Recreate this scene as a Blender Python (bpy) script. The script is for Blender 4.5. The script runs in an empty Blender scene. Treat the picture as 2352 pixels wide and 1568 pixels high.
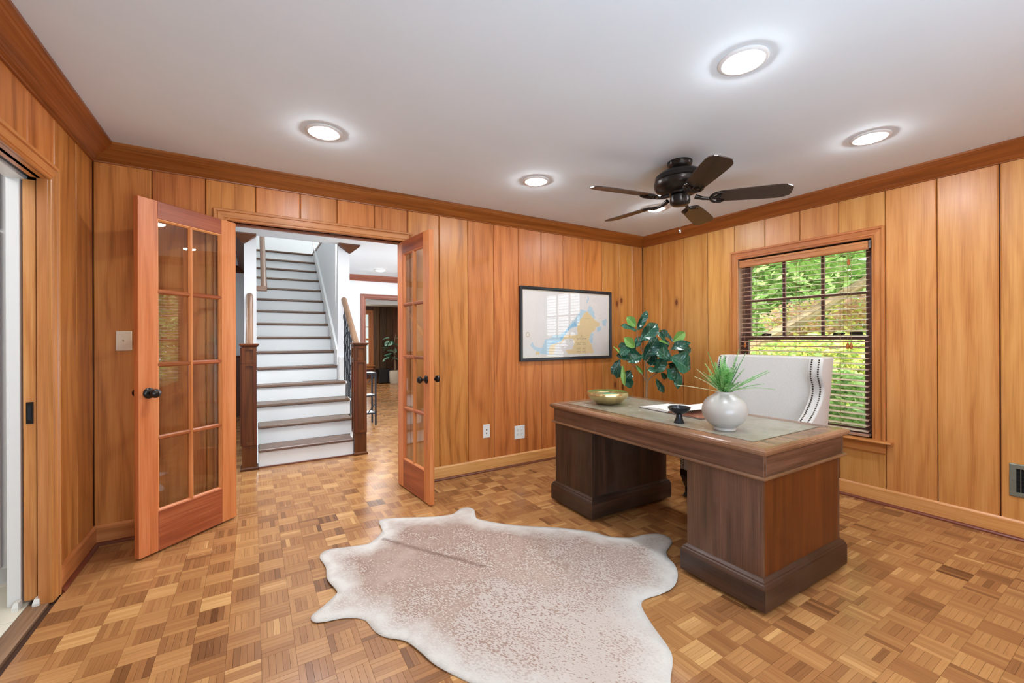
import bpy, math, random
import numpy as np
from mathutils import Vector, Matrix, geometry

random.seed(7)
RNG = np.random.default_rng(11)
scene = bpy.context.scene
COL = scene.collection

# ------------------------------------------------------------------ camera
TH = 0.54995
CAM_H = 1.2489
ROLL = -0.0039
_f = Vector((math.sin(TH), math.cos(TH), 0))
_r = Vector((math.cos(TH), -math.sin(TH), 0))
_u = Vector((0, 0, 1))
ex = (_r + ROLL * _u).normalized()
ey = (_u - ROLL * _r).normalized()
cam = bpy.data.cameras.new('camera')
cam.sensor_width = 36.0
cam.sensor_fit = 'HORIZONTAL'
cam.lens = 968.34 / 2352 * 36.0
cam.shift_y = -(784 - 777.175) / 2352
cam.clip_start = 0.05
cam.clip_end = 200
co = bpy.data.objects.new('camera', cam)
M = Matrix.Identity(4)
for i in range(3):
    M[i][0] = ex[i]; M[i][1] = ey[i]; M[i][2] = -_f[i]
M[2][3] = CAM_H
co.matrix_world = M
COL.objects.link(co)
scene.camera = co

# ------------------------------------------------------------------ world, sun, area lights, exposure
scene.view_settings.view_transform = 'Standard'
scene.view_settings.look = 'None'
scene.view_settings.exposure = 0.12
scene.view_settings.gamma = 1.0
scene.view_settings.use_curve_mapping = False
W = bpy.data.worlds.new('sky'); scene.world = W; W.use_nodes = True
wn = W.node_tree.nodes; bg = wn['Background']
bg.inputs[0].default_value = (0.86, 0.94, 1.0, 1); bg.inputs[1].default_value = 4.5
sun = bpy.data.lights.new('sun', 'SUN'); sun.energy = 10.0; sun.angle = math.radians(3); sun.color = (1, .95, .86)
so = bpy.data.objects.new('sun', sun); COL.objects.link(so)
so.rotation_euler = Vector((0.62, 0.12, -0.78)).to_track_quat('-Z', 'Y').to_euler()

def area_light(name, loc, direction, sx, sy, power, color=(1, 1, 1), spread=180):
    l = bpy.data.lights.new(name, 'AREA'); l.shape = 'RECTANGLE'; l.size = sx; l.size_y = sy
    l.energy = power; l.color = color; l.spread = math.radians(spread)
    o = bpy.data.objects.new(name, l); COL.objects.link(o); o.location = loc
    o.rotation_euler = Vector(direction).to_track_quat('-Z', 'Y').to_euler()
    return o
# fill light added behind the camera, as if from an invented window
area_light('rear_fill', (1.5, -1.13, 1.35), (0, 1, 0.18), 2.6, 1.5, 12, (0.86, 0.94, 1.0))
# unseen cool fill added behind the camera, aimed up to whiten the ceiling
area_light('ceiling_fill', (0.7, -0.75, 0.9), (0.12, 0.98, 1), 1.6, 0.9, 60, (0.58, 0.81, 1.0), 180)
# fill lights added for the side room, hall and upper floor, sources unseen
area_light('side_room_fill', (-1.7, 2.0, 2.4), (0.1, 0.15, -1), 1.2, 1.6, 34, (1, 1, 1))
area_light('hall_overhead_fill', (.45, 4.2, 2.42), (0, .15, -1), 2.2, .7, 62, (0.92, 0.96, 1.0))
area_light('hall_side_fill', (3.9, 5.4, 1.4), (-1, 0.2, 0), 1.6, 1.8, 125, (0.9, 0.95, 1.0))
area_light('upper_floor_fill', (1.6, 7.3, 5.1), (-.15, 0, -1), 2.2, 2.4, 115, (0.95, 0.98, 1.0))
LAMP_STRENGTH = 270

# ------------------------------------------------------------------ helpers
def srgb(r, g, b):
    def c(x):
        x /= 255.0
        return x / 12.92 if x <= .04045 else ((x + .055) / 1.055) ** 2.4
    return (c(r), c(g), c(b), 1.0)

class MB:
    """mesh builder with metre UVs (u runs along the grain)"""
    def __init__(s):
        s.v = []; s.f = []; s.uv = []; s.tone = []; s.mi = []
        s.off()
    def off(s):
        s.o = (random.uniform(0, 40), random.uniform(0, 40)); s.t = random.random()
    def face(s, pts, uvs=None, tone=None, mi=0):
        b = len(s.v); s.v += [tuple(p) for p in pts]
        s.f.append(tuple(range(b, b + len(pts))))
        if uvs is None: uvs = [(0, 0)] * len(pts)
        s.uv += [(a + s.o[0], c + s.o[1]) for a, c in uvs]
        s.tone.append(s.t if tone is None else tone); s.mi.append(mi)
    def auto(s, pts, grain=2, tone=None, mi=0):
        p = [Vector(q) for q in pts]
        n = (p[1] - p[0]).cross(p[2] - p[0])
        if n.length < 1e-12 and len(p) > 3: n = (p[2] - p[0]).cross(p[3] - p[0])
        g = Vector((0, 0, 0)); g[grain] = 1
        a = max(range(3), key=lambda i: abs(n[i]))
        if a == grain:
            i, j = [k for k in range(3) if k != grain]
            uvs = [(q[i], q[j]) for q in p]
        else:
            j = [k for k in range(3) if k != grain and k != a][0]
            uvs = [(q[grain], q[j]) for q in p]
        s.face(p, uvs, tone, mi)
    def box(s, x0, x1, y0, y1, z0, z1, grain=2, new=True, ch=0.0, mi=0):
        if new: s.off()
        if ch <= 0:
            c = [(x0, y0, z0), (x1, y0, z0), (x1, y1, z0), (x0, y1, z0), (x0, y0, z1), (x1, y0, z1), (x1, y1, z1), (x0, y1, z1)]
            for q in ((0, 3, 2, 1), (4, 5, 6, 7), (0, 1, 5, 4), (1, 2, 6, 5), (2, 3, 7, 6), (3, 0, 4, 7)):
                s.auto([c[i] for i in q], grain, mi=mi)
        else:
            lo = (x0, y0, z0); hi = (x1, y1, z1)
            P = {}
            for sx in (0, 1):
                for sy in (0, 1):
                    for sz in (0, 1):
                        sg = (sx, sy, sz)
                        for ax in range(3):
                            q = []
                            for k in range(3):
                                e = (lo, hi)[sg[k]][k]
                                q.append(e if k == ax else e + (ch if sg[k] == 0 else -ch))
                            P[(sg, ax)] = tuple(q)
            for ax in range(3):
                i, j = [(1, 2), (2, 0), (0, 1)][ax]
                for sd in (0, 1):
                    qs = []
                    for a, b in ((0, 0), (1, 0), (1, 1), (0, 1)):
                        sg = [0, 0, 0]; sg[ax] = sd; sg[i] = a; sg[j] = b
                        qs.append(P[(tuple(sg), ax)])
                    if sd == 0: qs.reverse()
                    s.auto(qs, grain, mi=mi)
            for ax in range(3):      # edges running along ax
                i, j = [(1, 2), (2, 0), (0, 1)][ax]
                for a in (0, 1):
                    for b in (0, 1):
                        g0 = [0, 0, 0]; g1 = [0, 0, 0]; g1[ax] = 1
                        g0[i] = g1[i] = a; g0[j] = g1[j] = b
                        qs = [P[(tuple(g0), i)], P[(tuple(g1), i)], P[(tuple(g1), j)], P[(tuple(g0), j)]]
                        if (a + b) % 2 == 1: qs.reverse()
                        s.auto(qs, grain, mi=mi)
            for sg in [(a, b, c) for a in (0, 1) for b in (0, 1) for c in (0, 1)]:
                qs = [P[(sg, 0)], P[(sg, 1)], P[(sg, 2)]]
                if sum(sg) % 2 == 0: qs.reverse()
                s.auto(qs, grain, mi=mi)
    def prism(s, prof, fn, L0, L1, new=True, grain_u=True, caps=True, closed=True, mi=0):
        """prof: list of (a,b); fn(t,a,b)->xyz ; L0/L1: callables or numbers giving t at each end for a profile point"""
        if new: s.off()
        g0 = (lambda a, b: L0) if not callable(L0) else L0
        g1 = (lambda a, b: L1) if not callable(L1) else L1
        n = len(prof); acc = [0]
        for i in range(n):
            a, b = prof[i], prof[(i + 1) % n]
            acc.append(acc[-1] + math.hypot(b[0] - a[0], b[1] - a[1]))
        for i in range(n if closed else n - 1):
            a, b = prof[i], prof[(i + 1) % n]
            t = [g0(*a), g1(*a), g1(*b), g0(*b)]
            pts = [fn(t[0], *a), fn(t[1], *a), fn(t[2], *b), fn(t[3], *b)]
            s.face(pts, [(t[0], acc[i]), (t[1], acc[i]), (t[2], acc[i + 1]), (t[3], acc[i + 1])], mi=mi)
        if caps and closed:
            s.face([fn(g0(*p), *p) for p in prof][::-1], [p for p in prof][::-1], mi=mi)
            s.face([fn(g1(*p), *p) for p in prof], [p for p in prof], mi=mi)
    def rectloft(s, rings, cap0=True, cap1=True, new=True, mi=0):
        """rings: (x0,x1,y0,y1,z)"""
        if new: s.off()
        R = [[(a, c, z), (b, c, z), (b, d, z), (a, d, z)] for a, b, c, d, z in rings]
        for k in range(len(R) - 1):
            for i in range(4):
                j = (i + 1) % 4
                p = [R[k][i], R[k][j], R[k + 1][j], R[k + 1][i]]
                g = 0 if i % 2 == 0 else 1
                dz = abs(R[k][i][2] - R[k + 1][i][2]) + max(abs(R[k][i][q] - R[k + 1][i][q]) for q in (0, 1))
                s.face(p, [(p[0][g], 0), (p[1][g], 0), (p[2][g], dz), (p[3][g], dz)], mi=mi)
        if cap0: s.face(R[0][::-1], [(q[1], q[0]) for q in R[0][::-1]], mi=mi)
        if cap1: s.face(R[-1], [(q[1], q[0]) for q in R[-1]], mi=mi)
    def lathe(s, prof, n=32, c=(0, 0, 0), M=None, fr=None, cap=True, mi=0):
        s.off()
        C = Vector(c)
        def P(r, z, k):
            a = 2 * math.pi * k / n
            rr = r * (fr(a, z) if fr else 1)
            p = Vector((rr * math.cos(a), rr * math.sin(a), z))
            return (M @ p if M else p) + C
        for i in range(len(prof) - 1):
            (r0, z0), (r1, z1) = prof[i], prof[i + 1]
            for k in range(n):
                uv = [(k / n, z0), ((k + 1) / n, z0), ((k + 1) / n, z1), (k / n, z1)]
                if r0 < 1e-6: s.face([P(0, z0, k), P(r1, z1, k + 1), P(r1, z1, k)], uv[:3], mi=mi)
                elif r1 < 1e-6: s.face([P(r0, z0, k), P(r0, z0, k + 1), P(0, z1, k)], uv[:3], mi=mi)
                else: s.face([P(r0, z0, k), P(r0, z0, k + 1), P(r1, z1, k + 1), P(r1, z1, k)], uv, mi=mi)
    def tube(s, pts, rad, n=8, caps=True, mi=0):
        s.off()
        pts = [Vector(p) for p in pts]
        if not hasattr(rad, '__len__'): rad = [rad] * len(pts)
        rings = []; up = None
        for i, p in enumerate(pts):
            t = (pts[min(i + 1, len(pts) - 1)] - pts[max(i - 1, 0)]).normalized()
            if up is None: up = Vector((0, 0, 1)) if abs(t.z) < .9 else Vector((1, 0, 0))
            x = t.cross(up).normalized(); up = x.cross(t).normalized()
            rings.append([p + rad[i] * (math.cos(2 * math.pi * k / n) * x + math.sin(2 * math.pi * k / n) * up) for k in range(n)])
        L = 0
        for i in range(len(rings) - 1):
            d = (pts[i + 1] - pts[i]).length
            for k in range(n):
                j = (k + 1) % n
                w0 = k * .02; w1 = (k + 1) * .02
                s.face([rings[i][k], rings[i + 1][k], rings[i + 1][j], rings[i][j]], [(L, w0), (L + d, w0), (L + d, w1), (L, w1)], mi=mi)
            L += d
        if caps:
            s.face(rings[0]); s.face(rings[-1][::-1])
    def mesh(s, name, mats, smooth=False, weld=True):
        me = bpy.data.meshes.new(name)
        me.from_pydata(s.v, [], s.f)
        ul = me.uv_layers.new(name='UVMap')
        ul.data.foreach_set('uv', np.array(s.uv, dtype=np.float32).ravel())
        at = me.attributes.new('tone', 'FLOAT', 'FACE')
        at.data.foreach_set('value', np.array(s.tone, dtype=np.float32))
        for m in (mats if isinstance(mats, (list, tuple)) else [mats]): me.materials.append(m)
        if any(s.mi): me.polygons.foreach_set('material_index', s.mi)
        if weld:
            import bmesh
            bm = bmesh.new(); bm.from_mesh(me)
            bmesh.ops.remove_doubles(bm, verts=bm.verts, dist=1e-6)
            bmesh.ops.recalc_face_normals(bm, faces=bm.faces)
            if smooth:
                for f in bm.faces: f.smooth = True
                ang = math.radians(38)
                for e in bm.edges:
                    if len(e.link_faces) == 2 and e.calc_face_angle(0) > ang: e.smooth = False
            bm.to_mesh(me); bm.free()
        me.update()
        return me
    def build(s, name, mats, parent=None, smooth=False, weld=True, kind=None):
        o = bpy.data.objects.new(name, s.mesh(name, mats, smooth, weld))
        COL.objects.link(o)
        if parent is not None: o.parent = parent
        if kind: o['kind'] = kind
        return o

def tag(o, label=None, cat=None, group=None, kind=None):
    if label: o['label'] = label
    if cat: o['category'] = cat
    if group: o['group'] = group
    if kind: o['kind'] = kind
    return o
def empty(name, loc=(0, 0, 0), rz=0.0, label=None, cat=None, group=None, kind=None):
    o = bpy.data.objects.new(name, None); COL.objects.link(o)
    o.location = loc; o.rotation_euler = (0, 0, rz); o.empty_display_size = .05
    return tag(o, label, cat, group, kind)
def inst(name, me, parent, loc=(0, 0, 0), rot=None):
    o = bpy.data.objects.new(name, me); COL.objects.link(o); o.parent = parent
    o.location = loc
    if rot is not None: o.rotation_euler = rot
    return o
def copy_tree(o, parent=None):
    c = o.copy(); COL.objects.link(c); c.parent = parent
    for ch in list(o.children): copy_tree(ch, c)
    return c

# ------------------------------------------------------------------ materials
def newmat(name):
    m = bpy.data.materials.new(name); m.use_nodes = True
    nt = m.node_tree; p = nt.nodes['Principled BSDF']
    return m, nt, p
def N(nt, typ, **kw):
    n = nt.nodes.new(typ)
    for k, v in kw.items(): setattr(n, k, v)
    return n
def mathn(nt, op, a, b=None, c=None):
    n = N(nt, 'ShaderNodeMath', operation=op)
    for i, x in enumerate((a, b, c)):
        if x is None: continue
        if isinstance(x, (int, float)): n.inputs[i].default_value = x
        else: nt.links.new(x, n.inputs[i])
    return n.outputs[0]
def ramp(nt, fac, stops):
    r = N(nt, 'ShaderNodeValToRGB'); el = r.color_ramp.elements
    while len(el) < len(stops): el.new(.5)
    for e, (p, c) in zip(el, stops): e.position = p; e.color = c
    nt.links.new(fac, r.inputs[0]); return r.outputs[0]
def mixc(nt, fac, a, b, mode='MIX'):
    n = N(nt, 'ShaderNodeMix', data_type='RGBA', blend_type=mode)
    for i, x in ((0, fac), (6, a), (7, b)):
        if isinstance(x, (int, float)): n.inputs[i].default_value = x
        elif isinstance(x, tuple): n.inputs[i].default_value = x
        else: nt.links.new(x, n.inputs[i])
    return n.outputs[2]

def plain(name, col, rough=.5, metal=0.0, spec=.5, noise=0.0, nscale=20, coat=0.0, bump=0.0):
    m, nt, p = newmat(name)
    p.inputs['Base Color'].default_value = col
    p.inputs['Roughness'].default_value = rough; p.inputs['Metallic'].default_value = metal
    p.inputs['Specular IOR Level'].default_value = spec
    p.inputs['Coat Weight'].default_value = coat
    if noise or bump:
        tc = N(nt, 'ShaderNodeTexCoord'); n = N(nt, 'ShaderNodeTexNoise')
        n.inputs['Scale'].default_value = nscale; n.inputs['Detail'].default_value = 5
        nt.links.new(tc.outputs['Object'], n.inputs['Vector'])
        if noise:
            d = tuple(max(0, c * (1 - noise)) for c in col[:3]) + (1,); e = tuple(min(1, c * (1 + noise)) for c in col[:3]) + (1,)
            nt.links.new(ramp(nt, n.outputs['Fac'], [(.3, d), (.7, e)]), p.inputs['Base Color'])
        if bump:
            b = N(nt, 'ShaderNodeBump'); b.inputs['Strength'].default_value = bump; b.inputs['Distance'].default_value = .01
            nt.links.new(n.outputs['Fac'], b.inputs['Height']); nt.links.new(b.outputs[0], p.inputs['Normal'])
    return m

def wood(name, dark, mid, light, rough=.34, vs=16.0, rings=55.0, ringamt=.35, hue=.10, knots=False, coat=0.0, worn=None, spec=.5):
    m, nt, p = newmat(name)
    uv = N(nt, 'ShaderNodeUVMap'); sep = N(nt, 'ShaderNodeSeparateXYZ'); nt.links.new(uv.outputs[0], sep.inputs[0])
    U, V = sep.outputs[0], sep.outputs[1]
    def noise(su, sv, det=3, rgh=.5):
        c = N(nt, 'ShaderNodeCombineXYZ')
        nt.links.new(mathn(nt, 'MULTIPLY', U, su), c.inputs[0]); nt.links.new(mathn(nt, 'MULTIPLY', V, sv), c.inputs[1])
        n = N(nt, 'ShaderNodeTexNoise', noise_dimensions='2D'); n.inputs['Scale'].default_value = 1; n.inputs['Detail'].default_value = det
        n.inputs['Roughness'].default_value = rgh
        nt.links.new(c.outputs[0], n.inputs['Vector']); return n.outputs[0]
    a = noise(.9, vs); b = noise(3.5, vs * 9, 2)
    w = noise(.8, 3.2, 2)
    ph = mathn(nt, 'MULTIPLY', mathn(nt, 'ADD', V, mathn(nt, 'MULTIPLY', w, .34)), rings * 2 * math.pi / 6)
    rg = mathn(nt, 'POWER', mathn(nt, 'MULTIPLY_ADD', mathn(nt, 'SINE', ph), .5, .5), 2.5)
    fac = mathn(nt, 'ADD', mathn(nt, 'MULTIPLY', a, .62), mathn(nt, 'MULTIPLY', b, .38))
    fac = mathn(nt, 'SUBTRACT', fac, mathn(nt, 'MULTIPLY', rg, ringamt * .3))
    col = ramp(nt, fac, [(.22, dark), (.46, mid), (.66, light)])
    oi = N(nt, 'ShaderNodeObjectInfo')
    at = N(nt, 'ShaderNodeAttribute', attribute_name='tone')
    hsv = N(nt, 'ShaderNodeHueSaturation')
    rr = mathn(nt, 'FRACT', mathn(nt, 'ADD', oi.outputs['Random'], at.outputs['Fac']))
    r2 = mathn(nt, 'FRACT', mathn(nt, 'MULTIPLY', rr, 7.31))
    nt.links.new(mathn(nt, 'MULTIPLY_ADD', rr, hue * .22, .5 - hue * .11), hsv.inputs['Hue'])
    nt.links.new(mathn(nt, 'MULTIPLY_ADD', r2, hue * 2.2, 1 - hue * 1.1), hsv.inputs['Value'])
    nt.links.new(col, hsv.inputs['Color'])
    out = hsv.outputs[0]
    if knots:
        c = N(nt, 'ShaderNodeCombineXYZ')
        nt.links.new(mathn(nt, 'MULTIPLY', U, 2.2), c.inputs[0]); nt.links.new(mathn(nt, 'MULTIPLY', V, 4.4), c.inputs[1])
        vo = N(nt, 'ShaderNodeTexVoronoi', voronoi_dimensions='2D'); vo.inputs['Scale'].default_value = 1
        nt.links.new(c.outputs[0], vo.inputs['Vector'])
        wob = mathn(nt, 'ADD', vo.outputs['Distance'], mathn(nt, 'MULTIPLY', noise(40, 40, 2), .03))
        k = ramp(nt, wob, [(.07, (1, 1, 1, 1)), (.10, (.4, .4, .4, 1)), (.2, (0, 0, 0, 1))])
        sepc = N(nt, 'ShaderNodeSeparateColor'); nt.links.new(vo.outputs['Color'], sepc.inputs[0])
        out = mixc(nt, mathn(nt, 'MULTIPLY', k, mathn(nt, 'GREATER_THAN', sepc.outputs[0], .62)), out, srgb(112, 58, 28))
    if worn is not None:
        wv = ramp(nt, noise(2.2, 2.6, 5, .65), [(.48, (0, 0, 0, 1)), (.72, (1, 1, 1, 1))])
        out = mixc(nt, mathn(nt, 'MULTIPLY', wv, .6), out, worn)
    nt.links.new(out, p.inputs['Base Color'])
    nt.links.new(mathn(nt, 'MULTIPLY_ADD', a, .16, rough - .06), p.inputs['Roughness'])
    p.inputs['Coat Weight'].default_value = coat; p.inputs['Coat Roughness'].default_value = .22
    p.inputs['Specular IOR Level'].default_value = spec
    bp = N(nt, 'ShaderNodeBump'); bp.inputs['Strength'].default_value = .12; bp.inputs['Distance'].default_value = .002
    nt.links.new(b, bp.inputs['Height']); nt.links.new(bp.outputs[0], p.inputs['Normal'])
    return m

M_PLANK = wood('pine_plank', srgb(160, 92, 40), srgb(194, 120, 58), srgb(204, 134, 70), rough=.36, hue=.055, ringamt=.5)
M_KNOT = wood('knotty_pine_plank', srgb(172, 110, 48), srgb(196, 134, 66), srgb(208, 150, 82), rough=.36, hue=.07, knots=True)
M_PLANK_R = wood('honey_pine_plank', srgb(176, 114, 56), srgb(200, 140, 74), srgb(210, 154, 90), rough=.36, hue=.06, ringamt=.35)
M_TRIM = wood('stained_trim', srgb(112, 58, 20), srgb(142, 76, 30), srgb(158, 92, 42), rough=.33, vs=24, hue=.06)
M_CASE = wood('casing_wood', srgb(166, 102, 52), srgb(190, 120, 64), srgb(204, 136, 80), rough=.33, vs=26, hue=.05)
M_BASE = wood('baseboard_wood', srgb(184, 120, 62), srgb(212, 152, 88), srgb(224, 168, 106), rough=.34, vs=20, hue=.05)
M_SHOE = wood('shoe_moulding', srgb(78, 36, 20), srgb(108, 52, 30), srgb(128, 68, 42), rough=.3, vs=30, hue=.05)
M_DOOR = wood('door_wood', srgb(174, 98, 48), srgb(204, 124, 68), srgb(214, 140, 86), rough=.33, vs=14, hue=.06, ringamt=.3)
M_DOORRAIL = wood('door_rail_wood', srgb(120, 58, 28), srgb(154, 80, 42), srgb(178, 104, 60), rough=.32, vs=12, hue=.06)
M_PDOOR = wood('pocket_door_wood', srgb(182, 112, 52), srgb(214, 148, 80), srgb(228, 170, 104), rough=.36, vs=14, hue=.04)
M_DESK = wood('desk_walnut', srgb(58, 38, 26), srgb(92, 62, 44), srgb(116, 82, 60), rough=.33, vs=18, hue=.07, ringamt=.25, worn=srgb(112, 84, 66))
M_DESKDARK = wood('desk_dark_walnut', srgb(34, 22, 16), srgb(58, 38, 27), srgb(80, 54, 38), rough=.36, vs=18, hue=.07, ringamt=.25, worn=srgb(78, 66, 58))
M_DESKEND = wood('desk_end_walnut', srgb(62, 27, 6), srgb(94, 44, 12), srgb(112, 58, 20), rough=.3, vs=18, hue=.07, ringamt=.25)
M_DESKTOP = wood('desk_top_edge', srgb(92, 62, 42), srgb(130, 92, 66), srgb(154, 116, 90), rough=.22, vs=18, hue=.04)
M_NEWEL = wood('newel_mahogany', srgb(64, 30, 8), srgb(92, 46, 14), srgb(108, 58, 22), rough=.42, vs=20, hue=.05, spec=.25)
M_TREAD = wood('tread_wood', srgb(76, 52, 38), srgb(104, 76, 58), srgb(124, 96, 76), rough=.3, vs=22, hue=.06)
M_RAIL = wood('handrail_wood', srgb(104, 74, 54), srgb(132, 98, 74), srgb(150, 118, 94), rough=.3, vs=30, hue=.04)
M_HALLTRIM = wood('hall_trim_wood', srgb(104, 54, 44), srgb(138, 78, 62), srgb(158, 98, 80), rough=.34, vs=24, hue=.05)
M_DARKPANEL = wood('dark_panel', srgb(56, 28, 18), srgb(88, 48, 32), srgb(108, 64, 42), rough=.4, vs=16, hue=.3)
M_SLAT = wood('slat_wood', srgb(152, 112, 92), srgb(180, 142, 120), srgb(192, 156, 136), rough=.16, vs=30, hue=.03, spec=.6)
M_VALANCE = wood('valance_wood', srgb(150, 88, 48), srgb(184, 118, 72), srgb(206, 146, 98), rough=.3, vs=30, hue=.03)
M_SASH = plain('sash_brown', srgb(104, 72, 66), .35)
M_THRESH = wood('threshold_wood', srgb(92, 66, 44), srgb(126, 94, 66), srgb(148, 116, 86), rough=.5, vs=14, hue=.03)
M_FANBLADE = wood('fan_blade_wood', srgb(34, 24, 20), srgb(50, 37, 31), srgb(62, 47, 40), rough=.35, vs=26, hue=.03)
M_BARK = wood('bark', srgb(96, 78, 56), srgb(140, 116, 88), srgb(172, 148, 118), rough=.7, vs=40, hue=.03)

def parquet():
    m, nt, p = newmat('parquet_oak')
    at = N(nt, 'ShaderNodeAttribute', attribute_name='tone')
    uv = N(nt, 'ShaderNodeUVMap'); sep = N(nt, 'ShaderNodeSeparateXYZ'); nt.links.new(uv.outputs[0], sep.inputs[0])
    def noise(su, sv, det=3):
        c = N(nt, 'ShaderNodeCombineXYZ')
        nt.links.new(mathn(nt, 'MULTIPLY', sep.outputs[0], su), c.inputs[0]); nt.links.new(mathn(nt, 'MULTIPLY', sep.outputs[1], sv), c.inputs[1])
        n = N(nt, 'ShaderNodeTexNoise', noise_dimensions='2D'); n.inputs['Scale'].default_value = 1; n.inputs['Detail'].default_value = det
        nt.links.new(c.outputs[0], n.inputs['Vector']); return n.outputs[0]
    base = ramp(nt, at.outputs['Fac'], [(0, srgb(104, 66, 38)), (.18, srgb(134, 90, 54)), (.42, srgb(162, 112, 68)), (.72, srgb(188, 138, 86)), (1, srgb(214, 168, 110))])
    g1 = noise(5, 110); g2 = noise(9, 420, 2)
    g = mathn(nt, 'ADD', mathn(nt, 'MULTIPLY', g1, .6), mathn(nt, 'MULTIPLY', g2, .4))
    gr = ramp(nt, g, [(.25, (.74, .70, .66, 1)), (.52, (1, 1, 1, 1)), (.72, (1.0, 1.0, 1.0, 1))])
    nt.links.new(mixc(nt, .85, base, gr, 'MULTIPLY'), p.inputs['Base Color'])
    tc = N(nt, 'ShaderNodeTexCoord'); big = N(nt, 'ShaderNodeTexNoise'); big.inputs['Scale'].default_value = 2.2; big.inputs['Detail'].default_value = 4
    geo = N(nt, 'ShaderNodeNewGeometry'); nt.links.new(geo.outputs['Position'], big.inputs['Vector'])
    nt.links.new(mathn(nt, 'ADD', mathn(nt, 'MULTIPLY', big.outputs[0], .14), mathn(nt, 'MULTIPLY_ADD', g1, .08, .13)), p.inputs['Roughness'])
    bp = N(nt, 'ShaderNodeBump'); bp.inputs['Strength'].default_value = .1; bp.inputs['Distance'].default_value = .001
    nt.links.new(g, bp.inputs['Height']); nt.links.new(bp.outputs[0], p.inputs['Normal'])
    return m
M_PARQ = parquet()
M_SUB = plain('subfloor_dark', srgb(70, 42, 24), .7)
M_CEIL = plain('ceiling_paint', (.72, .785, .83, 1), .9, noise=.015, nscale=3)  # cool tint put into the white to offset warm bounced light
M_HALLWALL = plain('hall_grey_paint', (.70, .715, .73, 1), .6)
M_WHITE = plain('white_paint', (.80, .81, .80, 1), .4)
M_RISER = plain('riser_white', (.80, .83, .83, 1), .35)
M_BEIGE = plain('beige_paint', srgb(176, 166, 146), .8)
M_TILE = plain('cream_tile', srgb(222, 214, 194), .3, noise=.05, nscale=6)
M_GROUT = plain('tile_grout', srgb(150, 142, 126), .8)
M_BRONZE = plain('oil_rubbed_bronze', srgb(50, 45, 42), .3, metal=.75)
M_IRON = plain('wrought_iron', srgb(36, 40, 48), .45, metal=.4)
M_BLACK = plain('black_paint', srgb(20, 20, 22), .4)
M_DARKHOLE = plain('dark_recess', srgb(10, 10, 10), .9)
M_GREYMETAL = plain('vent_grey_metal', srgb(120, 124, 112), .45, metal=.3, noise=.1, nscale=40)
M_IVORY = plain('ivory_plastic', srgb(238, 226, 200), .35)
M_WPLASTIC = plain('white_plastic', srgb(226, 226, 220), .35)
M_SLOT = plain('outlet_slot', srgb(70, 66, 60), .6)
M_FRAME = plain('picture_frame_black', srgb(30, 36, 46), .28, spec=.6)
M_PAPER = plain('chart_paper', srgb(226, 222, 218), .6, noise=.03, nscale=8)
M_MATBORDER = plain('chart_margin', srgb(232, 224, 206), .6)
M_LAND = plain('chart_land', srgb(226, 204, 158), .6)
M_SEA1 = plain('chart_shoal_blue', srgb(184, 210, 222), .6)
M_SEA2 = plain('chart_deep_blue', srgb(146, 194, 222), .6)
M_INK = plain('chart_ink', srgb(92, 82, 70), .7)
M_INK2 = plain('chart_ink_pale', srgb(176, 158, 122), .7)
M_LINEN = plain('ivory_linen', srgb(198, 195, 190), .85, noise=.06, nscale=160, bump=.15)
M_NAIL = plain('nailhead_bronze', srgb(74, 66, 58), .3, metal=.9)
M_EBONY = plain('chair_leg_ebony', srgb(30, 18, 14), .3)
M_VASE = plain('cream_glaze', srgb(180, 176, 169), .35, noise=.03, nscale=9, coat=.1)
M_DISH = plain('dark_pewter', srgb(44, 46, 50), .32, metal=.55)
M_BRASS = plain('aged_brass', srgb(206, 186, 134), .24, metal=.75, noise=.2, nscale=14)
M_SOIL = plain('soil', srgb(50, 38, 28), .95)
M_PAGE = plain('book_page', srgb(232, 230, 226), .6)
M_COVER = plain('book_cover', srgb(104, 100, 96), .5)
M_PHOTO = plain('book_photo_page', srgb(150, 96, 76), .35, noise=.45, nscale=14)
M_CORD = plain('blind_cord', srgb(150, 120, 84), .7)
M_TASSEL = plain('tassel_wood', srgb(176, 98, 36), .35)
M_BASKET = plain('woven_basket', srgb(206, 198, 182), .8, noise=.2, nscale=60, bump=.6)
M_STEEL = plain('polished_steel', srgb(180, 180, 176), .25, metal=.9)
M_LAWN = plain('lawn_grass', srgb(160, 186, 104), .9, noise=.3, nscale=5)
M_FAUX = plain('green_stem', srgb(86, 96, 52), .6)

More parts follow.
